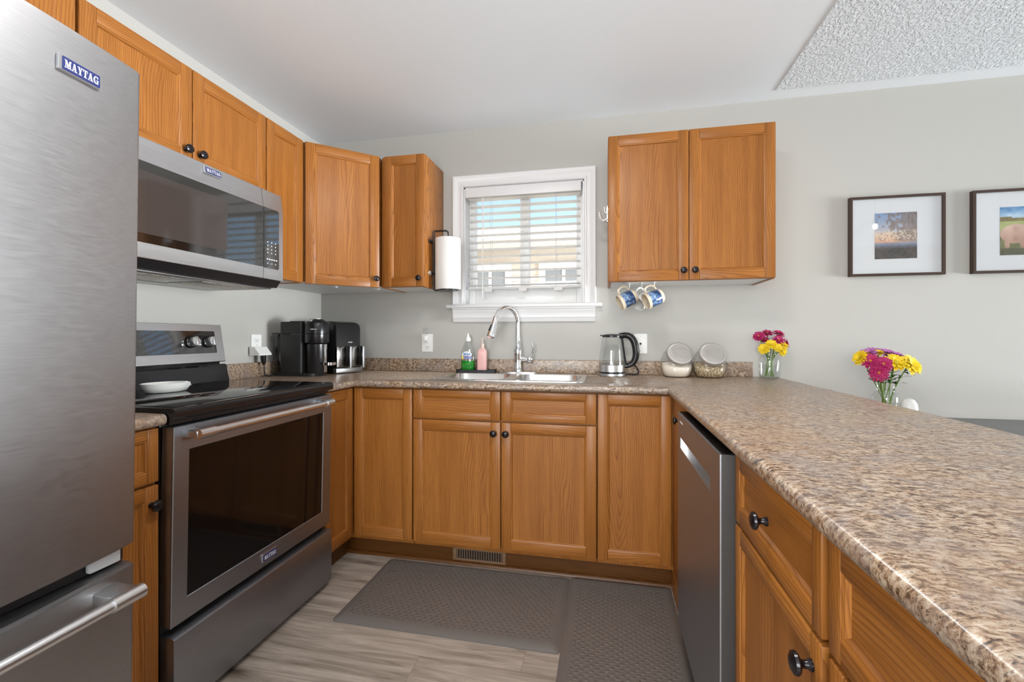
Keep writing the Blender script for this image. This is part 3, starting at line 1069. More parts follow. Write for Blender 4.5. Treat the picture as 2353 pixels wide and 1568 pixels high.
# ------------------------------------------------------------------ dishwasher
dw = thing('dishwasher', 'stainless dishwasher with pocket handle under the peninsula', 'dishwasher', (.259, 1.6965, 0), R(-90))
mb = MB(); mb.box(.004, .594, .046, .60, .10, .866, .002); mb.box(.01, .59, .10, .58, .012, .10)
mb.build('body', 'black_satin', dw)
mb = MB()
o_ = (.001, .597, .115, .867)
pk = (.056, .505, .750, .786)
def fr4(a, y, e=0): return [(a[0] + e, a[2] + e), (a[1] - e, a[2] + e), (a[1] - e, a[3] - e), (a[0] + e, a[3] - e)]
My = Matrix(((1, 0, 0, 0), (0, 0, 1, 0), (0, 1, 0, 0), (0, 0, 0, 1)))
mb.plate(fr4(o_, 0, .003), [fr4(pk, 0)], 0, 0, My, flip=False)
to3 = lambda l, y: [(p[0], y, p[1]) for p in l]
mb.loft([to3(fr4(o_, 0, .003), 0), to3(fr4(o_, 0, .0008), .001), to3(fr4(o_, 0), .004), to3(fr4(o_, 0), .042)], 0, False, True, mats=[0, 0, 1])
bmesh.ops.recalc_face_normals(mb.bm, faces=mb.bm.faces)
dd = mb.build('door', ['steel_range', 'grey_side'], dw)
mb = MB()
mb.loft([to3(fr4(pk, 0), 0), to3([(pk[0], pk[2]), (pk[1], pk[2]), (pk[1], pk[3]), (pk[0], pk[3])], .010), to3([(pk[0] + .01, pk[2] + .010), (pk[1] - .01, pk[2] + .010), (pk[1] - .01, pk[3] + .006), (pk[0] + .01, pk[3] + .006)], .034)], 0, False, True)
mb.build('pocket_handle', 'steel_bar', dd)
mb = MB(); mb.box(.006, .592, .006, .041, .8672, .8690, 0)
mb.build('control_strip', 'black_gloss', dd)
mb = MB()
for k in range(6):
    mb.box(.052 + k * .009, .058 + k * .009, -.0006, .0002, .838, .843)
mb.build('logo_print', 'label_text', dd)

# ------------------------------------------------------------------ sink and faucet
sk = thing('sink', 'stainless double-bowl sink set in the worktop below the window', 'sink', (-.4925, 2.3675, ZC))
mb = MB()
ow, oh = .785, .435
outer = rrect(0, 0, ow, oh, .045, 6)
bl, brr = rrect(-.193, -.008, .345, .345, .07, 6), rrect(.193, -.008, .345, .345, .07, 6)
mb.plate(outer, [bl, brr], .0045, 0)
lp = lambda l, z, k=1.0, cx=0, cy=0: [(cx + (x - cx) * k, cy + (y - cy) * k, z) for x, y in l]
mb.loft([lp(outer, .0045), lp(outer, .0035, 1.006), lp(outer, .0003, 1.008)], 0, False, False)
bmesh.ops.recalc_face_normals(mb.bm, faces=mb.bm.faces)
mb.build('rim', 'steel_sink', sk)
for cx, lpz in ((-.193, bl), (.193, brr)):
    mb = MB()
    mb.loft([lp(lpz, .0045), lp(lpz, .001, .985, cx, -.008), lp(lpz, -.15, .93, cx, -.008), lp(lpz, -.172, .88, cx, -.008), lp(lpz, -.18, .75, cx, -.008), lp(lpz, -.183, .12, cx, -.008)], 0, False, True)
    bmesh.ops.recalc_face_normals(mb.bm, faces=mb.bm.faces)
    bw = mb.build('bowl', 'steel_sink', sk, 60)
    mb = MB(); mb.lathe([(.042, -.1828), (.042, -.1805), (.034, -.180), (.03, -.1825)], (cx, -.008, 0), 24)
    mb.build('drain', 'chrome', bw)

fc = thing('faucet', 'chrome gooseneck pull-down faucet behind the sink', 'faucet', (-.513, 2.618, ZC))
mb = MB()
mb.prism(rrect(0, 0, .25, .058, .028, 8), .0002, .010, 'z', 0, b=.003)
mb.build('base_plate', 'chrome', fc)
mb = MB()
mb.lathe([(.030, .010), (.029, .016), (.0245, .03), (.0235, .09), (.026, .12), (.0255, .14), (.019, .17), (.0145, .21), (.0135, .24)], n=24)
mb.build('body', 'chrome', fc)
dv = Vector((-.56, -.83, 0)).normalized()
pts = [(0, 0, .235), (0, 0, .29)]
ra = .092
for k in range(0, 15):
    a = R(180 - 158 * k / 14)
    q = dv * (ra + ra * math.cos(a))
    pts.append((q.x, q.y, .302 + ra * math.sin(a)))
mb = MB(); mb.tube(pts, .0125, 14)
mb.build('spout', 'chrome', fc)
e = Vector(pts[-1]); dn = (Vector(pts[-1]) - Vector(pts[-2])).normalized()
dn = (dn + Vector((0, 0, -.4))).normalized()
mb = MB()
hp = [e + dn * t for t in (-.004, .004, .03, .075, .112, .122, .126)]
mb.tube(hp, [.0130, .0145, .0150, .020, .0245, .0245, .020], 18, 0)
b0 = e + dn * .07 - dv * .0 + Vector((-.4, .1, 0)).normalized() * .0
mb.tube([e + dn * .05 + dv * .0165, e + dn * .085 + dv * .0215], [.006, .007], 10, 1)
mb.build('spray_head', ['chrome', 'black_satin'], fc)
mb = MB()
mb.tube([(.015, 0, .088), (.055, 0, .088)], [.018, .0185], 18)
mb.sphere((.072, 0, .086), .023)
mb.tube(curve([(.078, -.004, .10), (.090, -.008, .125), (.094, -.010, .150), (.090, -.010, .172), (.086, -.008, .184)], 16), .0062, 10)
mb.build('lever', 'chrome', fc)

tr = thing('sink_tray', 'shallow black tray behind the sink holding two soap bottles', 'tray', (-.775, 2.618, ZC))
mb = MB()
a = rrect(0, 0, .25, .076, .03, 6)
mb.loft([[(x * .96, y * .93, .0005) for x, y in a], [(x, y, .003) for x, y in a], [(x, y, .020) for x, y in a], [(x * .97, y * .9, .020) for x, y in a], [(x * .95, y * .86, .006) for x, y in a]], 0, True, True)
mb.build('pan', 'black_matte', tr)

def superring(cx, cy, w, d, z, n=28, p=2.6):
    out = []
    for k in range(n):
        a = 2 * PI * k / n
        ca, sa = math.cos(a), math.sin(a)
        out.append((cx + w * math.copysign(abs(ca) ** (2 / p), ca), cy + d * math.copysign(abs(sa) ** (2 / p), sa), z))
    return out
ZT = ZC + .0066
sb = thing('dish_soap_bottle', 'clear dish soap bottle a third full of green liquid', 'bottle', (-.826, 2.618, ZT))
mb = MB()
pf = [(.036, .021, .0003), (.042, .025, .006), (.0445, .026, .05), (.045, .026, .09), (.042, .025, .125), (.032, .022, .155), (.019, .017, .180), (.0145, .0145, .190)]
mb.loft([superring(0, 0, *q) for q in pf], 0, True, True)
mb.build('body', 'clear_glass', sb, 60)
mb = MB()
mb.loft([superring(0, 0, q[0] - .0022, q[1] - .0022, q[2] + .002) for q in pf[:3]] + [superring(0, 0, .0425, .0238, .068)], 0, True, True)
mb.build('liquid', 'green_soap', sb, 60)
mb = MB(); mb.lathe([(.016, .187), (.017, .190), (.0165, .205), (.010, .213), (.006, .222), (.0045, .234), (.002, .236)], n=18)
mb.build('cap', 'white_plastic', sb)
mb = MB()
def arcpatch(mb, x0, x1, z0, z1, m, rr=.0268, wv=.0455, n=8, top=None):
    rows = []
    for z in (z0, z1):
        rows.append([(x0 + (x1 - x0) * k / n, -rr * max(.05, 1 - abs((x0 + (x1 - x0) * k / n) / wv) ** 2.6) ** (1 / 2.6), z + (top(k / n) if (top and z == z1) else 0)) for k in range(n + 1)])
    mb.loft(rows, m, False, False, closed=False)
arcpatch(mb, -.032, .030, .098, .112, 0, .0262, .0452, top=lambda t: .014 * math.sin(PI * t))
arcpatch(mb, -.020, .030, .080, .093, 2, .0268, .0455)
arcpatch(mb, -.034, -.021, .078, .096, 3, .0268, .0455)
for k, (dx, hh) in enumerate(((-.020, .016), (-.014, .012), (-.009, .017), (-.003, .012), (.003, .018), (.010, .011), (.016, .015), (.021, .010))):
    arcpatch(mb, dx - .0018, dx + .0018, .101, .101 + hh, 1, .0270, .0455, 2)
for dx in (-.012, .0, .012):
    arcpatch(mb, dx - .005, dx + .005, .110, .1115, 1, .0270, .0455, 2)
mb.build('label_print', ['label_white', 'label_blue', 'label_violet', 'label_lemon'], sb)

lb = thing('lotion_pump_bottle', 'pink pump bottle beside the green dish soap', 'bottle', (-.735, 2.618, ZT))
mb = MB()
a = rrect(0, 0, .055, .044, .008, 4)
mb.loft([[(x * k, y * k, z) for x, y in a] for k, z in ((.94, .0003), (1, .004), (.985, .118), (.9, .130), (.55, .142), (.42, .145))], 0)
mb.build('body', 'pink_soap', lb, 45)
mb = MB()
mb.lathe([(.0125, .1445), (.0125, .172), (.009, .175), (.0042, .177), (.0042, .199)], n=16)
mb.box(-.0165, .0135, -.006, .006, .199, .2045, .002)
mb.build('pump', 'pump_beige', lb)

# ------------------------------------------------------------------ coffee machine, air fryer, plug
cm_ = thing('coffee_machine', 'black pod coffee machine with round brewing head near the outlet', 'coffee machine', (-1.70, 2.235, ZC))
mb = MB()
mb.prism(rrect(-.022, 0, .27, .122, .03, 6), .0005, .018, 'z', 0, b=.003)
mb.prism(rrect(-.025, 0, .135, .122, .012, 4), .018, .236, 'z', 0, b=.002)
mb.prism(rrect(-.025, 0, .137, .124, .012, 4), .238, .306, 'z', 0, b=.004)
mb.prism(rrect(-.008, 0, .09, .09, .02, 4), .306, .310, 'z', 0)
mb.build('housing', 'black_matte', cm_)
mb = MB()
mb.lathe([(.053, .018), (.055, .021), (.055, .180)], (.098, 0, 0), 32, 0)
mb.build('column', 'steel_dark', cm_).data.materials[0] = MATS['black_satin']
mb = MB()
mb.lathe([(.045, .172), (.052, .180), (.0655, .188), (.067, .192), (.067, .236), (.0655, .2375), (.067, .239), (.067, .296), (.064, .302), (.052, .310), (.036, .318), (.033, .321), (.0, .321)], (.098, 0, 0), 36, 0, c1=False)
hd = mb.build('brewing_head', 'black_plastic', cm_)
mb = MB()
mb.box(.088, .104, -.058, -.030, .304, .322, .004, 0)
mb.lathe([(.026, .3205), (.026, .3225), (.0, .3225)], (.098, 0, 0), 24, 0, c1=False)
mb.build('lid_latch', 'steel_bar', hd)
mb = MB()
text_mesh(mb, 'nespresso', T((.098, 0, .262)) @ RZ(22) @ T((0, -.0677, 0)) @ RX(90), .0085, 0)
mb.build('logo_print', 'label_text', hd)
mb = MB()
mb.box(.150, .156, -.012, .012, .02, .18, .002)
mb.prism(rrect(.178, 0, .062, .075, .025, 6), .062, .078, 'z', 0, b=.003)
mb.build('cup_support', 'chrome', cm_)
mb = MB()
mb.prism(rrect(-.130, 0, .068, .10, .02, 5), .019, .235, 'z', 0)
mb.build('water_tank', 'smoky_glass', cm_)
mb = MB()
mb.tube([(-.145, .0, .238), (-.150, -.02, .20), (-.135, -.035, .12), (-.125, -.03, .06)], .005, 8)
mb.build('tank_tube', 'black_plastic', cm_)
mb = MB(); mb.prism(rrect(-.130, 0, .070, .102, .02, 5), .2355, .243, 'z', 0)
mb.build('tank_lid', 'black_plastic', cm_)

af = thing('air_fryer', 'black dual-basket air fryer in the counter corner', 'air fryer', (-1.553, 2.337, ZC), math.atan2(.935, .354))
mb = MB()
fw = .185
sh = [(0, .02), (fw, .02), (fw, .28), (0, .28)]
# local x along the front, y into the corner
prof = [(.0, .012), (.0, .285), (.012, .307), (.05, .314), (.225, .314), (.245, .30), (.245, .012)]
prf2 = [(.012, .012), (.012, .280), (.02, .298), (.05, .305), (.225, .305), (.245, .295), (.245, .012)]
mb.loft([[(x, y, z) for y, z in q] for x, q in ((0, prf2), (.008, prof), (fw - .03, prof), (fw - .008, [(y, z * .965 if z > .2 else z) for y, z in prof]), (fw, [(y if y > .01 else .010, z * .90 if z > .2 else z) for y, z in prof]))], 0)
mb.build('housing', 'black_satin', af, 40)
mb = MB(); mb.box(-.002, fw + .003, -.012, .02, .004, .036, .006)
mb.build('base_rim', 'steel_dark', af)
for x0, x1 in ((.004, fw / 2 - .002), (fw / 2 + .002, fw - .002)):
    mb = MB(); mb.box(x0, x1, -.008, .02, .038, .165, .005)
    o = mb.build('basket', 'steel_smoked', af)
    mb = MB()
    mb.box(x1 - .024, x1 - .002, -.026, -.008, .13, .165, .003, 1)
    mb.box(x1 - .022, x1 - .004, -.046, -.026, .032, .165, .004, 0)
    mb.box(x1 - .026, x1 - .021, -.044, -.010, .045, .160, .002, 1)
    mb.build('handle', ['steel_brushed', 'black_plastic'], o)
mb = MB()
text_mesh(mb, 'PHILIPS', T((.105, -.0005, .185)) @ RX(90), .0095, 0)
mb.build('logo_print', 'label_text', af)
for x in (.02, fw - .02):
    for y in (.02, .22):
        mb = MB(); mb.lathe([(.010, .0003), (.010, .013)], (x, y, 0), 12)
        mb.build('foot', 'black_matte', af)

def outlet(name, label, M, kind):
    o = bpy.data.objects.new(name, None); COL.objects.link(o); o.matrix_world = M
    tag(o, label, 'outlet')
    mb = MB(); mb.prism(rrect(0, 0, .074, .115, .004, 3), -.006, -.0004, 'y', 0, b=.0015)
    p = mb.build('cover_plate', 'white_plastic', o)
    mb = MB()
    if kind == 'duplex':
        for z in (.0255, -.0255):
            mb = MB()
            mb.prism(rrect(0, z, .034, .029, .012, 4), -.0085, -.0055, 'y', 0)
            mb.box(-.0085, -.0065, -.0092, -.0082, z - .003, z + .007, 0, 1)
            mb.box(.0065, .0085, -.0092, -.0082, z - .003, z + .006, 0, 1)
            mb.lathe([(.0026, 0), (.0026, .001)], n=10, m=1, M=T((0, -.0082, z - .0085)) @ RX(90))
            mb.build('receptacle', ['white_plastic', 'grey_slot'], o)
    else:
        mb.lathe([(.0065, 0), (.006, .004), (.003, .006)], n=14, m=0, M=T((0, -.006, 0)) @ RX(90))
        mb.build('jack', 'black_plastic', o)
    for z in ((0,) if kind == 'duplex' else (.042, -.042)):
        mb = MB(); mb.lathe([(.003, 0), (.0028, .0012)], n=10, M=T((0, -.006, z)) @ RX(90))
        mb.build('screw', 'gasket_grey', o)
    return o
outlet('wall_outlet', 'white duplex outlet on left wall with adapter plugged in', T((XL, 2.105, 1.092)) @ RZ(90), 'duplex')
outlet('wall_outlet', 'white duplex outlet on back wall left of the soap', T((-1.118, YB, 1.097)), 'duplex')
outlet('wall_plate', 'white wall plate with small jack behind the kettle', T((.203, YB, 1.097)), 'jack')

ad = thing('plug_adapter', 'white wedge-shaped plug adapter in the left wall outlet', 'adapter', (XL + .0095, 2.095, 1.06), R(90))
mb = MB()
mb.loft([[(x, y, z) for y, z in ((0, .022), (-.030, .022), (-.062, -.016), (-.062, -.024), (0, -.024))] for x in (-.045, .045)], 0)
mb.build('shell', 'white_plastic', ad)
pc = thing('power_cord', 'black power cord dropping from the white adapter behind coffee machine', 'cord', (XL + .055, 2.099, 1.034), 0)
mb = MB()
mb.tube([(-.002, 0, .001), (0, 0, -.035), (.001, .003, -.05)], [.016, .012, .006], 12)
mb.build('plug', 'black_plastic', pc)
mb = MB()
mb.tube(curve([(.001, .003, -.045), (.003, .003, -.08), (.002, .008, -.104), (.004, .030, -.1135), (.010, .070, -.1140)], 18), .0038, 8)
mb.build('cable', 'cord_black', pc)

nl = thing('night_light', 'clear plug-in night light in the back wall outlet', 'night light', (-1.122, YB - .0095, 1.122))
mb = MB(); mb.box(-.014, .014, -.024, -.0002, -.014, .022, .005)
mb.build('plug_body', 'white_plastic', nl)
mb = MB(); mb.loft([superring(-.001, -.013, .011, .007, .0225, 16), superring(-.002, -.014, .016, .008, .04, 16), superring(-.003, -.014, .017, .007, .066, 16), superring(-.003, -.014, .010, .005, .073, 16)], 0)
mb.build('shade', 'frosted', nl)

# ------------------------------------------------------------------ kettle
kt = thing('electric_kettle', 'clear glass electric kettle with black handle on its base', 'kettle', (.038, 2.565, ZC))
mb = MB()
mb.lathe([(.070, .0005), (.074, .004), (.074, .016), (.070, .019)], n=40)
mb.build('power_base', 'steel_light', kt)
mb = MB(); mb.lathe([(.0705, .0195), (.0735, .022), (.0735, .026), (.0725, .027), (.0725, .064), (.070, .066)], n=40, mats=[1, 1, 1, 0, 0, 0])
mb.build('band', ['steel_bar', 'black_plastic'], kt)
mb = MB(); mb.lathe([(.0715, .066), (.070, .08), (.064, .14), (.056, .195), (.052, .222)], n=40, c0=False, c1=False)
# lip spout towards the left
mb.build('glass_body', 'clear_glass', kt)
mb = MB(); mb.lathe([(.0690, .0665), (.0685, .080), (.0685, .081)], n=40)
mb.build('water', 'clear_glass', kt)
mb = MB()
mb.lathe([(.053, .219), (.054, .223), (.052, .231), (.040, .236), (.0, .238)], n=36, c1=False)
mb.box(-.066, -.035, -.016, .016, .226, .232, .003)
mb.box(.02, .085, -.020, .020, .222, .236, .005)
mb.build('lid', 'black_plastic', kt)
mb = MB()
mb.tube(curve([(.04, 0, .227), (.085, 0, .229), (.115, 0, .207), (.130, 0, .160), (.131, 0, .115), (.117, 0, .078), (.090, 0, .060), (.070, 0, .056)], 28), [.012 + .0075 * math.sin(PI * min(1, (k + 4) / 30)) for k in range(29)], 14)
mb.tube([(.054, 0, .215), (.062, 0, .16), (.072, 0, .09), (.075, 0, .055)], [.008, .007, .007, .009], 10)
mb.build('handle', 'black_plastic', kt)
mb = MB()
mb.box(-.058, -.0565, -.006, .006, .075, .175)
for k in range(5):
    mb.box(-.060, -.0585, -.006, -.001 + .002 * (k % 2), .085 + k * .02, .0865 + k * .02)
mb.build('level_gauge', 'gasket_grey', kt)
kc = thing('kettle_cord', 'short black kettle cord curling on the worktop', 'cord', (.115, 2.575, ZC))
mb = MB(); mb.tube(curve([(.002, 0, .012), (.02, .0, .012), (.050, .015, .008), (.072, .040, .018), (.066, .066, .040), (.050, .074, .062)], 24), .004, 8)
mb.build('cable', 'cord_black', kc)

# ------------------------------------------------------------------ slanted glass canisters
def canister(loc, label, fill, rz):
    c = thing('glass_canister', label, 'canister', loc, rz, 'slanted glass canisters with embossed lids')
    n = 36
    spec = [(0, 0, .056, 0), (.006, 0, .068, 0), (.03, 0, .080, 3), (.06, 0, .084, 12), (.088, -.002, .083, 26), (.108, -.013, .077, 42), (.119, -.027, .068, 53), (.124, -.036, .063, 57)]
    def rg(z, y, r, tilt, k=1.0):
        M = T((0, y, z)) @ RX(tilt)
        return [tuple(M @ Vector((r * k * math.cos(2 * PI * i / n), r * k * .90 * math.sin(2 * PI * i / n), 0))) for i in range(n)]
    mb = MB(); mb.loft([rg(z + .0005, y, r, t) for z, y, r, t in spec], 0, True, False)
    mb.build('jar', 'clear_glass', c, 60)
    mb = MB(); mb.loft([rg(z + .004, y, r - .004, t * .3) for z, y, r, t in spec[:3]] + [rg(.058, -.001, .0790, 5), rg(.070, .003, .0770, 9)], 0, True, True)
    mb.build('contents', fill, c, 60)
    Ml = T((0, -.040, .1255)) @ RX(57)
    mb = MB()
    mb.lathe([(.0655, -.004), (.0685, -.002), (.0690, .012), (.066, .017), (.058, .0185), (.056, .0165), (.0, .0175)], n=40, M=Ml, c1=False)
    for k in range(5):   # raised wreath lines on the lid
        pts = [tuple(Ml @ Vector((-.036 + .018 * i, (-.024 + .012 * k) + .004 * math.sin(i * 1.3 + k), .0180))) for i in range(5)]
        mb.tube(pts, .0012, 6)
    mb.build('lid', 'embossed_lid', c, 40)
    return c
canister((.387, 2.578, ZC), 'slanted glass canister of flour, the one nearer the kettle', 'flour', R(10))
canister((.556, 2.578, ZC), 'slanted glass canister of oats, the one nearer the flowers', 'oats', R(6))

# ------------------------------------------------------------------ mugs under the right wall cabinet
mr = thing('mug_rack', 'small white hook rack clipped under right wall cabinet', 'rack', (.19, 2.44, 1.4215))
mb = MB()
mb.tube([(-.075, .0, .004), (.075, .0, .004)], .0035, 8); mb.tube([(-.075, .05, .004), (.075, .05, .004)], .0035, 8)
for x in (-.063, .0, .063):
    mb.tube([(x, .05, .004), (x, .0, .004), (x, -.012, .0), (x, -.016, -.012), (x, -.010, -.022), (x, .0, -.024)], .003, 8)
mb.build('frame', 'white_plastic', mr)

def mug(loc, rot, label, body):
    m = thing('mug', label, 'mug', loc, 0, 'mugs hanging under the wall cabinet')
    m.rotation_euler = rot
    mb = MB()
    n = 32
    prof = [(.028, -.046), (.033, -.047), (.037, -.043), (.0395, -.030), (.041, -.028), (.041, .030), (.0425, .044), (.0425, .047), (.0400, .047), (.0385, .030), (.037, -.036), (.0, -.040)]
    mts = [1, 1, 1, 1, 0, 1, 1, 1, 1, 1, 1, 1]
    mb.lathe(prof, n=n, mats=mts, c1=False)
    mb.build('cup', [body, 'mug_cream' if body == 'mug_glaze' else body], m, 40)
    mb = MB()
    mb.tube(curve([(.039, 0, .026), (.060, 0, .028), (.071, 0, .010), (.068, 0, -.013), (.053, 0, -.026), (.039, 0, -.029)], 20), .0057, 10)
    mb.build('handle', 'mug_cream' if body == 'mug_glaze' else body, m)
    return m
# handle (+x local) points up, opening (+z local) towards the left
def mug_rot(tilt, yaw):
    return (RZ(yaw) @ RY(-90 + tilt)).to_euler()
mug((.118, 2.440, 1.338), mug_rot(-26, 14), 'blue glazed mug hanging nearest the window', 'mug_glaze')
mug((.250, 2.425, 1.338), mug_rot(-22, 18), 'dark blue glazed mug hanging farther from the window', 'mug_glaze')
mug((.205, 2.510, 1.338), mug_rot(-30, 40), 'plain white mug hanging behind the blue mugs', 'white_ceramic')

hk = thing('robe_hook', 'polished chrome hook on the side of right wall cabinet', 'hook', (.0157, 2.50, 1.815), R(-90))
mb = MB(); mb.prism(rrect(0, 0, .022, .10, .010, 5), -.006, -.0004, 'y', 0, b=.0015)
mb.build('back_plate', 'chrome', hk)
mb = MB()
mb.tube(curve([(0, -.005, .008), (0, -.014, .010), (0, -.018, .024), (0, -.018, .040)]), [.0055] * 18 + [.0065], 12)
mb.tube(curve([(0, -.005, -.026), (0, -.022, -.036), (0, -.038, -.022), (0, -.043, .0), (0, -.0455, .014)]), [.0068] * 12 + [.0058] * 6 + [.007], 12)
mb.build('prong', 'chrome', hk)

# ------------------------------------------------------------------ paper towel
ph = thing('paper_towel_holder', 'black wire paper towel holder fixed to small wall cabinet side', 'holder', (-1.0105, 2.5, 1.42))
mb = MB()
for y in (-.012, .012):
    mb.tube([(.095, y, .345), (.085, y, .349), (.014, y, .349), (.008, y, .343), (.008, y, .0), (.014, y, -.006), (.09, y, -.006)], .0028, 8)
mb.tube([(.095, -.012, .345), (.097, 0, .334), (.095, .012, .345)], .0028, 8)
mb.lathe([(.058, -.0095), (.060, -.008), (.060, -.005), (.058, -.0035)], (.0985, 0, 0), 30)
mb.tube([(.0985, 0, -.004), (.0985, 0, .338)], .004, 10)
mb.build('frame', 'black_satin', ph)
mb = MB()
mb.box(.0006, .010, -.070, -.010, .272, .288, .003, 0)
mb.lathe([(.017, .0006), (.017, .006), (.012, .012), (.006, .013)], n=16, m=1, M=T((0, -.052, .092)) @ RY(90))
mb.lathe([(.019, .0004), (.016, .005)], n=16, m=0, M=T((0, .05, .092)) @ RY(90))
mb.box(.004, .010, -.05, .012, .086, .098, .002, 0)
mb.build('mount', ['black_satin', 'chrome'], ph)
pt = thing('paper_towel_roll', 'white quilted paper towel roll beside the window', 'paper towel', (-.912, 2.5, 1.4168))
mb = MB()
mb.lathe([(.021, 0), (.0745, .0), (.0765, .003), (.0765, .300), (.0745, .303), (.021, .303), (.021, 0)], n=48, c0=False, c1=False)
mb.build('sheets', 'quilted_paper', pt, 50)
mb = MB(); mb.lathe([(.0205, .0002), (.0205, .302), (.0185, .302), (.0185, .0002)], n=24, c0=False, c1=False)
mb.build('core', 'flour', pt)

# ------------------------------------------------------------------ window blind
bd = thing('window_blind', 'white faux-wood slat blind lowered over the sink window', 'blind', (-.497, 2.712, 1.44))
bw = .352
mb = MB(); mb.box(-.363, .358, -.042, .022, .572, .630, .003, 0)
mb.build('valance', 'white_paint', bd)
mb = MB()
nsl = 13
for k in range(nsl):
    z = .022 + k * .0452
    M = T((0, 0, z)) @ RX(-4)
    mb.box(-bw, bw, -.024, .024, -.0014, .0014, .001, 0, 1, M)
mb.build('slat_panel', 'slat_white', bd)
mb = MB(); mb.box(-bw, bw, -.024, .024, -.004, .010, .003)
for x in (-.22, .0, .22):
    mb.box(x - .025, x + .025, -.0255, -.0245, -.02, .006, 0)
mb.build('bottom_rail', 'slat_white', bd)
mb = MB()
for x in (-.205, .205):
    for y in (-.025, .025):
        mb.tube([(x, y, .0), (x, y, .575)], .0011, 6)
mb.build('ladder_cord', 'gasket_grey', bd)
mb = MB(); mb.tube([(-.25, -.034, .57), (-.252, -.036, .30), (-.253, -.034, -.06)], .0035, 8)
mb.build('tilt_wand', 'white_plastic', bd)

# ------------------------------------------------------------------ pictures
def picture(x0, label, paint):
    W, Hh = .429, .417
    p = thing('framed_picture', label, 'picture', (x0 + W / 2, YB - .0005, 1.456 + Hh / 2), 0, 'framed photographs on the dining wall')
    mb = MB()
    a = W / 2; b = Hh / 2; t = .012
    def q(e, y): return [(-a + e, y, -b + e), (a - e, y, -b + e), (a - e, y, b - e), (-a + e, y, b - e)]
    mb.loft([q(0, 0), q(0, -.024), q(.001, -.025), q(t, -.025), q(t, -.012)], 0, False, False)
    mb.box(-a + .002, a - .002, -.006, -.001, -b + .002, b - .002)
    mb.build('frame', 'frame_wood', p)
    mb = MB(); mb.box(-a + .008, a - .008, -.0125, -.0065, -b + .008, b - .008)
    mb.build('mount_board', 'mat_white_board', p)
    n = 72
    w2, h2 = .0955, .120
    me = bpy.data.meshes.new('print')
    vs_, fs_ = [], []
    for j in range(n + 1):
        for i in range(n + 1):
            vs_.append((-w2 + 2 * w2 * i / n, -.0131, -h2 + 2 * h2 * j / n))
    for j in range(n):
        for i in range(n):
            k = j * (n + 1) + i
            fs_.append((k, k + 1, k + n + 2, k + n + 1))
    me.from_pydata(vs_, [], fs_)
    at = me.color_attributes.new('print', 'FLOAT_COLOR', 'POINT')
    rnd = random.Random(3)
    grid = [[rnd.random() for _ in range(24)] for _ in range(24)]
    def nz(u, v, f=8):
        x, y = u * f % 23, v * f % 23
        i, j = int(x), int(y); fx, fy = x - i, y - j
        g = lambda a_, b_: grid[a_ % 24][b_ % 24]
        return (g(i, j) * (1 - fx) + g(i + 1, j) * fx) * (1 - fy) + (g(i, j + 1) * (1 - fx) + g(i + 1, j + 1) * fx) * fy
    for k, v_ in enumerate(vs_):
        u, w = (v_[0] + w2) / (2 * w2), (v_[2] + h2) / (2 * h2)
        at.data[k].color = (*[c ** 2.2 for c in paint(u, w, nz, rnd)], 1)
    me.materials.append(MATS['print_ink'])
    o = bpy.data.objects.new('print', me); COL.objects.link(o); o.parent = p
    mb = MB(); mb.box(-a + t, a - t, -.0168, -.0160, -b + t, b - t)
    mb.build('pane', 'picture_glass', p)
    return p
def lerp(a, b, t):
    t = max(0, min(1, t)); return tuple(x + (y - x) * t for x, y in zip(a, b))
def lake(u, w, nz, rnd):
    if w < .23:
        return lerp((.18, .17, .17), (.34, .30, .28), nz(u, w * 3, 14))
    if w < .36:
        return lerp((.30, .30, .33), (.55, .58, .66), (w - .23) / .13 + .3 * (nz(u, w, 18) - .5))
    if w < .58:
        c = lerp((.80, .60, .48), (.82, .74, .66), (w - .36) / .22)
        c = lerp(c, (.52, .50, .52), max(0, u - .45) * 1.5)
    else:
        c = lerp((.74, .72, .74), (.45, .56, .72), (w - .55) / .45)
    if w > .38:
        d = (u * .9 + w * .5 - .62) * 1.6 + (nz(u, w, 20) - .5) * 1.5
        if d > .12:
            c = lerp(c, (.40, .34, .32), min(.85, .45 + d * .3))
            if rnd.random() < .25: c = lerp(c, (.62, .52, .46), .8)
        if w < .62 and nz(u * 1.7, w * 2.3, 22) > .55: c = lerp(c, (.88, .82, .74), .6)
    return c
def meadow(u, w, nz, rnd):
    if w > .80:
        c = lerp((.70, .80, .88), (.25, .47, .68), (w - .8) / .2 + (nz(u, w * 2, 10) - .5) * .5)
    elif w > .70:
        c = lerp((.40, .34, .20), (.52, .48, .26), nz(u, w, 20))
        if u > .25 and w > .77: c = (.66, .76, .84)
    elif w > .5:
        c = lerp((.58, .62, .38), (.66, .68, .44), nz(u, w, 12))
    else:
        c = lerp((.34, .36, .22), (.52, .52, .38), nz(u, w, 16))
    def el(cx, cy, rx, ry): return ((u - cx) / rx) ** 2 + ((w - cy) / ry) ** 2 < 1
    if el(.36, .44, .36, .20) or el(.66, .52, .18, .18) or el(.16, .26, .06, .14) or el(.50, .24, .06, .14):
        c = lerp((.62, .48, .42), (.84, .72, .66), nz(u, w, 9) * .6 + (w - .25))
    if el(.60, .68, .07, .06): c = (.50, .36, .32)
    if w < .14: c = lerp(c, (.28, .28, .24), .6)
    return c
picture(1.268, 'dark-framed photo of an autumn tree by a lake, nearer the cabinets', lake)
picture(1.814, 'dark-framed photo of a pale farm animal in a meadow', meadow)

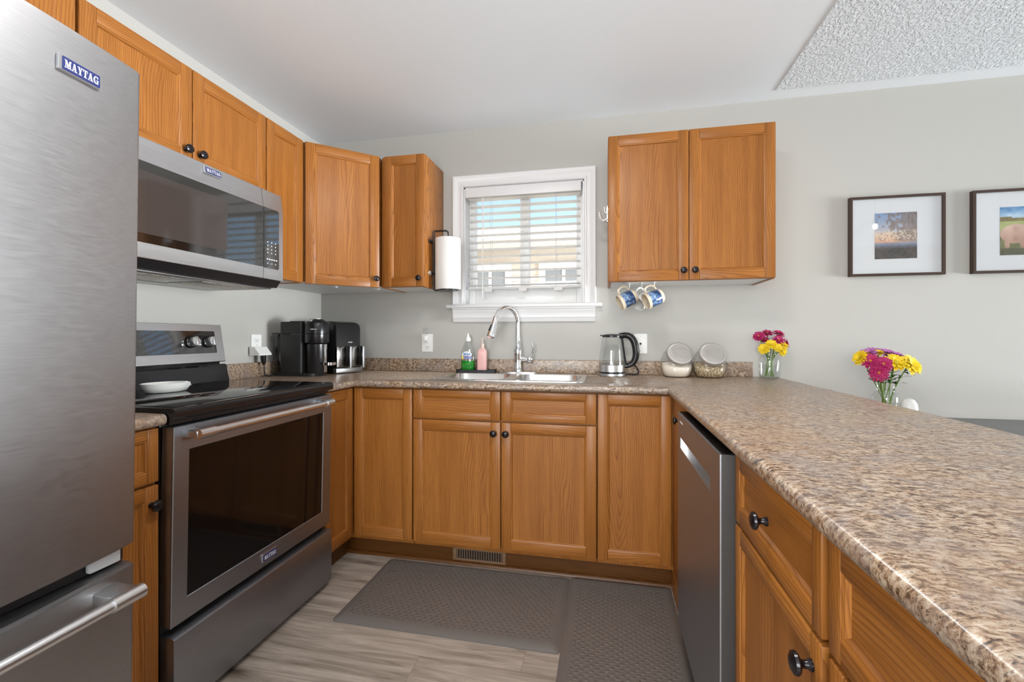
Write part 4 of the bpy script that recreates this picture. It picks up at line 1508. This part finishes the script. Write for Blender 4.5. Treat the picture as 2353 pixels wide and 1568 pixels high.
# ------------------------------------------------------------------ floor mats and vent
def floor_mat_obj(x0, x1, y0, y1, label, weave):
    m = thing('kitchen_mat', label, 'mat', ((x0 + x1) / 2, (y0 + y1) / 2, 0), 0, 'grey cushioned kitchen mats')
    w, d = x1 - x0, y1 - y0
    mb = MB()
    R0 = rrect(0, 0, w, d, .015, 4)
    def sh(l, e, z): return [((abs(x) - e) * math.copysign(1, x), (abs(y) - e) * math.copysign(1, y), z) for x, y in l]
    mb.loft([sh(R0, 0, .0006), sh(R0, 0, .004), sh(R0, .012, .010), sh(R0, .030, .0145), sh(R0, .042, .0155)], 0, True, False, mats=[1, 1, 1, 1, 1])
    mb.loft([sh(R0, .042, .0155), sh(R0, .043, .0156)], 0, False, True)
    mb.build('pad', [weave, 'mat_edge'], m, 60)
    return m
floor_mat_obj(-1.07, -.160, 1.585, 2.085, 'grey woven-look mat in front of the sink cabinet', 'mat_weave')
floor_mat_obj(-.158, .290, .85, 2.098, 'grey woven-look mat lying along the dishwasher', 'mat_weave_turned')

vt = thing('floor_vent', 'brown louvred heating vent in the toe board', 'vent', (-.611, 2.1195, .051))
mb = MB()
mb.box(-.136, .136, -.004, -.0003, .022, .033, .001); mb.box(-.136, .136, -.004, -.0003, -.033, -.022, .001)
mb.box(-.136, -.117, -.004, -.0003, -.022, .022, .001); mb.box(.117, .136, -.004, -.0003, -.022, .022, .001)
for k in range(19):
    x = -.112 + k * .01245
    mb.box(x - .002, x + .002, -.0035, -.0003, -.022, .022)
mb.build('grille', 'vent_brown', vt)
mb = MB(); mb.box(-.116, .116, -.0008, -.0002, -.0215, .0215)
mb.build('duct_opening', 'vent_dark', vt)

# ------------------------------------------------------------------ flowers
def glass_jar(loc, label):
    j = thing('jar_vase', label, 'vase', loc, 0, 'glass jars of cut flowers')
    mb = MB(); mb.lathe([(.030, .0005), (.046, .004), (.050, .014), (.051, .095), (.047, .112), (.038, .124), (.036, .130), (.038, .134), (.037, .150)], n=36, c1=False)
    mb.tube([(.0375 * math.cos(2 * PI * k / 24), .0375 * math.sin(2 * PI * k / 24), .150) for k in range(25)], .0018, 6, caps=False)
    mb.build('glass', 'clear_glass', j, 60)
    mb = MB(); mb.lathe([(.040, .005), (.047, .016), (.048, .068), (.0475, .069)], n=30)
    mb.build('water', 'clear_glass', j, 60)
    return j

def flower(base, foot, head, face, kind, label, group, rad=.036):
    """base: jar origin; foot, head: points relative to it; face: direction the bloom looks in"""
    f = thing('cut_flower', label, 'flower', base, 0, group)
    foot, head, face = Vector(foot), Vector(head), Vector(face).normalized()
    neck = Vector((foot.x * -.25, foot.y * -.25, .135)) + Vector((head.x, head.y, 0)) * .22
    pts = []
    for k in range(9):
        t = k / 8
        a = foot.lerp(neck, t); b = neck.lerp(head - face * .01, t)
        pts.append(a.lerp(b, t))
    mb = MB(); mb.tube(pts, [.0022] * 8 + [.0035], 6)
    lr_ = random.Random(label + 'leaf')
    for k in (5, 5, 6, 6, 7):
        p = pts[k]; an = lr_.uniform(0, 2 * PI); d = Vector((math.cos(an), math.sin(an), 0))
        ln_ = lr_.uniform(.026, .042)
        sd = d.cross(Vector((0, 0, 1))) * ln_ * .26
        tip = p + d * ln_ + Vector((0, 0, lr_.uniform(-.004, .018)))
        mid = p + d * ln_ * .5 + Vector((0, 0, .010))
        if p.z > .155:
            mb.loft([[p, p + Vector((0, 0, .001))], [mid - sd, mid - sd * .9], [tip, tip + Vector((0, 0, .001))]], 1, False, False, closed=False)
            mb.loft([[p, p + Vector((0, 0, .001))], [mid + sd, mid + sd * .9], [tip, tip + Vector((0, 0, .001))]], 1, False, False, closed=False)
            mb.loft([[p, mid - sd, tip, mid + sd]], 1, True, False)
    mb.build('stem', ['stem_green', 'leaf_green'], f, 80)
    Mf = T(head) @ face.to_track_quat('Z', 'Y').to_matrix().to_4x4()
    mb = MB()
    rn = random.Random(label)
    for layer, (cnt, ln, zz, el) in enumerate(((21, 1.0, -.002, 5), (19, .86, .001, 18), (13, .62, .003, 34))):
        for k in range(cnt):
            a = 360 * (k + .5 * layer) / cnt + rn.uniform(-5, 5)
            l_ = rad * ln * rn.uniform(.9, 1.06)
            w_ = rad * .115
            Mp = Mf @ RZ(a) @ T((0, 0, zz)) @ RY(-el + rn.uniform(-7, 7))
            prof = [(.10, .45, 0), (.45, .95, .06), (.8, 1.0, .05), (.96, .6, .0)]
            rows = []
            for (t, wf, lift) in prof:
                x = l_ * t
                rows.append([(x, -w_ * wf, l_ * lift), (x, 0, l_ * lift - .0012), (x, w_ * wf, l_ * lift)])
            rows.append([(l_, -.0004, -.001), (l_, 0, -.0012), (l_, .0004, -.001)])
            mb.loft(rows, 0, False, False, Mp, closed=False)
    mb.build('bloom', kind, f, 80)
    mb = MB(); mb.sphere((0, 0, .003), (rad * .24, rad * .24, rad * .13), 0, Mf, 12)
    mb.build('flower_centre', 'flower_eye' if kind != 'petal_yellow' else 'flower_eye_green', f)
    return f

v1 = (.860, 2.598, ZC)
glass_jar(v1, 'glass jar of magenta and yellow daisies on the worktop end')
G1 = 'cut daisies in the jar on the worktop'
Y1, P1, L1 = 'petal_yellow', 'petal_magenta', 'petal_lilac'
b1 = [
    ((-.058, -.02, .224), (-.45, -.75, .55), P1, 'magenta daisy hanging out on the window side of the worktop bouquet', .032),
    ((-.004, .02, .240), (-.1, -.5, .85), P1, 'magenta daisy at the top middle of the worktop bouquet', .031),
    ((.044, .0, .236), (.25, -.45, .86), P1, 'magenta daisy at the top of the worktop bouquet, towards the dining side', .034),
    ((.033, -.03, .203), (.2, -.75, .6), P1, 'magenta daisy just above the yellow blooms of the worktop bouquet', .032),
    ((.078, .0, .186), (.85, -.4, .25), P1, 'magenta daisy drooping on the dining side of the worktop bouquet', .030),
    ((-.016, .015, .204), (-.3, -.6, .7), P1, 'small magenta daisy tucked mid-height in the worktop bouquet', .022),
    ((-.004, -.045, .180), (-.1, -.75, .65), Y1, 'yellow daisy at the front centre of the worktop bouquet', .033),
    ((.050, -.035, .178), (.3, -.6, .7), Y1, 'yellow daisy under the magenta ones, dining side of worktop bouquet', .031),
    ((-.036, -.03, .158), (-.5, -.7, .35), Y1, 'yellow daisy lowest on the window side of the worktop bouquet', .032),
    ((.047, -.045, .147), (.4, -.8, .1), Y1, 'yellow daisy lowest on the dining side of the worktop bouquet', .028),
    ((.022, -.05, .166), (.1, -.9, .4), Y1, 'yellow daisy low in the middle of the worktop bouquet', .028),
]
for i, (hd_, fc_, k_, lab, rd) in enumerate(b1):
    a = i * 2.4
    flower(v1, (.022 * math.cos(a), .022 * math.sin(a), .010), hd_, fc_, k_, lab, G1, rd)

TZ = .752
v2 = (1.308, 2.43, TZ)
glass_jar(v2, 'glass jar of mixed daisies on the grey dining table')
G2 = 'cut daisies in the jar on the dining table'
b2 = [
    ((-.108, -.005, .285), (-.9, -.3, .4), Y1, 'yellow daisy sticking out sideways from the dining table bouquet', .040),
    ((.020, -.045, .266), (.0, -.8, .6), Y1, 'large yellow daisy front and centre of the dining table bouquet', .048),
    ((.076, -.045, .256), (.35, -.8, .5), Y1, 'large yellow daisy right of centre in the dining table bouquet', .052),
    ((.104, .01, .240), (.8, -.5, .3), Y1, 'yellow daisy at the outer right of the dining table bouquet', .044),
    ((-.020, .02, .306), (-.1, -.3, .95), Y1, 'small yellow daisy on top of the dining table bouquet', .030),
    ((-.078, -.03, .270), (-.4, -.75, .5), P1, 'magenta daisy upper left in the dining table bouquet', .042),
    ((-.036, -.05, .258), (-.2, -.85, .4), P1, 'magenta daisy left of the big yellow one, dining table bouquet', .042),
    ((-.055, -.05, .218), (-.2, -.95, .1), P1, 'magenta daisy lowest in the dining table bouquet', .044),
    ((-.062, .02, .304), (-.3, -.3, .9), L1, 'lilac daisy top left of the dining table bouquet', .042),
    ((.018, .02, .302), (.1, -.35, .95), L1, 'lilac daisy top middle of the dining table bouquet', .044),
    ((.056, .02, .292), (.3, -.35, .9), L1, 'lilac daisy top right of the dining table bouquet', .042),
    ((-.024, .05, .312), (0, -.3, .9), L1, 'lilac daisy beside the small yellow one, dining table bouquet', .040),
]
for i, (hd_, fc_, k_, lab, rd) in enumerate(b2):
    a = i * 2.4
    flower(v2, (.022 * math.cos(a), .022 * math.sin(a), .010), hd_, fc_, k_, lab, G2, rd)

# ------------------------------------------------------------------ dining table, shaker, pendant lamp
tb = thing('dining_table', 'dark grey dining table beyond the peninsula', 'table', (2.0, 2.0, 0))
mb = MB(); mb.box(-.96, .96, -.55, .50, .722, TZ, .004, 0)
mb.build('tabletop', 'table_grey', tb)
for sx in (-.88, .88):
    for sy in (-.48, .43):
        mb = MB(); mb.box(sx - .035, sx + .035, sy - .035, sy + .035, .0005, .7215, .003)
        mb.build('leg', 'table_grey', tb)
sh_ = thing('table_shaker', 'rounded white shaker beside the dining table flowers', 'shaker', (1.404, 2.43, TZ))
mb = MB(); mb.lathe([(.022, .0005), (.028, .004), (.033, .03), (.034, .05), (.031, .070), (.022, .087), (.011, .094), (.0, .096)], n=30, c1=False)
mb.build('body', 'white_ceramic', sh_)
mb = MB()
for x, y in ((0, -.012), (.010, -.006), (-.010, -.006)):
    mb.sphere((x, y, .0925), (.0016, .0016, .0016))
mb.build('hole', 'grey_slot', sh_)

pl = thing('pendant_lamp', 'glass dome pendant lamp over the dining table', 'lamp', (2.41, .7, H - .005))
mb = MB(); mb.lathe([(.06, -.02), (.06, 0)], n=24); mb.tube([(0, 0, -.01), (0, 0, -.23)], .003, 6)
mb.lathe([(.02, -.27), (.024, -.23)], n=16)
mb.build('cord', 'black_satin', pl)
mb = MB(); mb.lathe([(.03, -.235), (.10, -.255), (.17, -.31), (.21, -.405)], n=36, c0=False, c1=False)
mb.build('lamp_shade', 'clear_glass', pl)
mb = MB(); mb.sphere((0, 0, -.298), (.018, .018, .026))
mb.build('bulb', 'lamp_glow', pl)
cl = thing('ceiling_light', 'round flush ceiling light over the kitchen floor', 'lamp', (-.05, .95, H - .001))
mb = MB(); mb.lathe([(.17, -.012), (.17, 0)], n=36)
mb.build('base', 'white_paint', cl)
mb = MB(); mb.lathe([(.0, -.075), (.09, -.068), (.14, -.045), (.16, -.012)], n=36, c0=False, c1=False)
mb.build('lamp_shade', 'lamp_glow', cl)

# ------------------------------------------------------------------ outside: lawn, neighbouring house
mb = MB(); mb.box(-12, 12, YB + .16, 16, -.45, -.35)
struct(mb.build('ground', 'lawn_green'))
hs = thing('neighbour_house', 'beige neighbouring house with white windows seen through the blind', 'house', (-1.6, 8.2, -.35))
mb = MB()
mb.box(-5.2, 5.2, 0, 5, 0, 3.15, 0, 0)
for k in range(26):
    mb.box(-5.2, 5.2, -.012, .0, .12 * k + .004, .12 * k + .112)
mb.build('wall', 'siding_beige', hs)
mb = MB()
mb.prism([(-.45, 3.14), (2.5, 4.1), (2.5, 4.18), (-.45, 3.24)], -5.6, 5.6, 'x')
mb.prism([(5.45, 3.14), (2.5, 4.1), (2.5, 4.18), (5.45, 3.24)], -5.6, 5.6, 'x')
mb.build('roof', 'roof_grey', hs)
mb = MB(); mb.box(-5.6, 5.6, -.47, -.451, 3.04, 3.22)
mb.build('gutter', 'fascia', hs)
for (xa, xb) in ((-.95, -.12), (.40, 1.32)):
    mb = MB()
    za, zb = 1.5, 2.86
    mb.box(xa, xa + .12, -.06, -.013, za, zb); mb.box(xb - .12, xb, -.06, -.013, za, zb); mb.box(xa + .12, xb - .12, -.06, -.013, za, za + .12); mb.box(xa + .12, xb - .12, -.06, -.013, zb - .12, zb)
    mb.box((xa + xb) / 2 - .03, (xa + xb) / 2 + .03, -.05, -.013, za + .12, zb - .12)
    w_ = mb.build('window', 'white_paint', hs)
    mb = MB(); mb.box(xa + .12, xb - .12, -.03, -.02, za + .12, zb - .12)
    mb.build('pane', 'house_pane', w_)
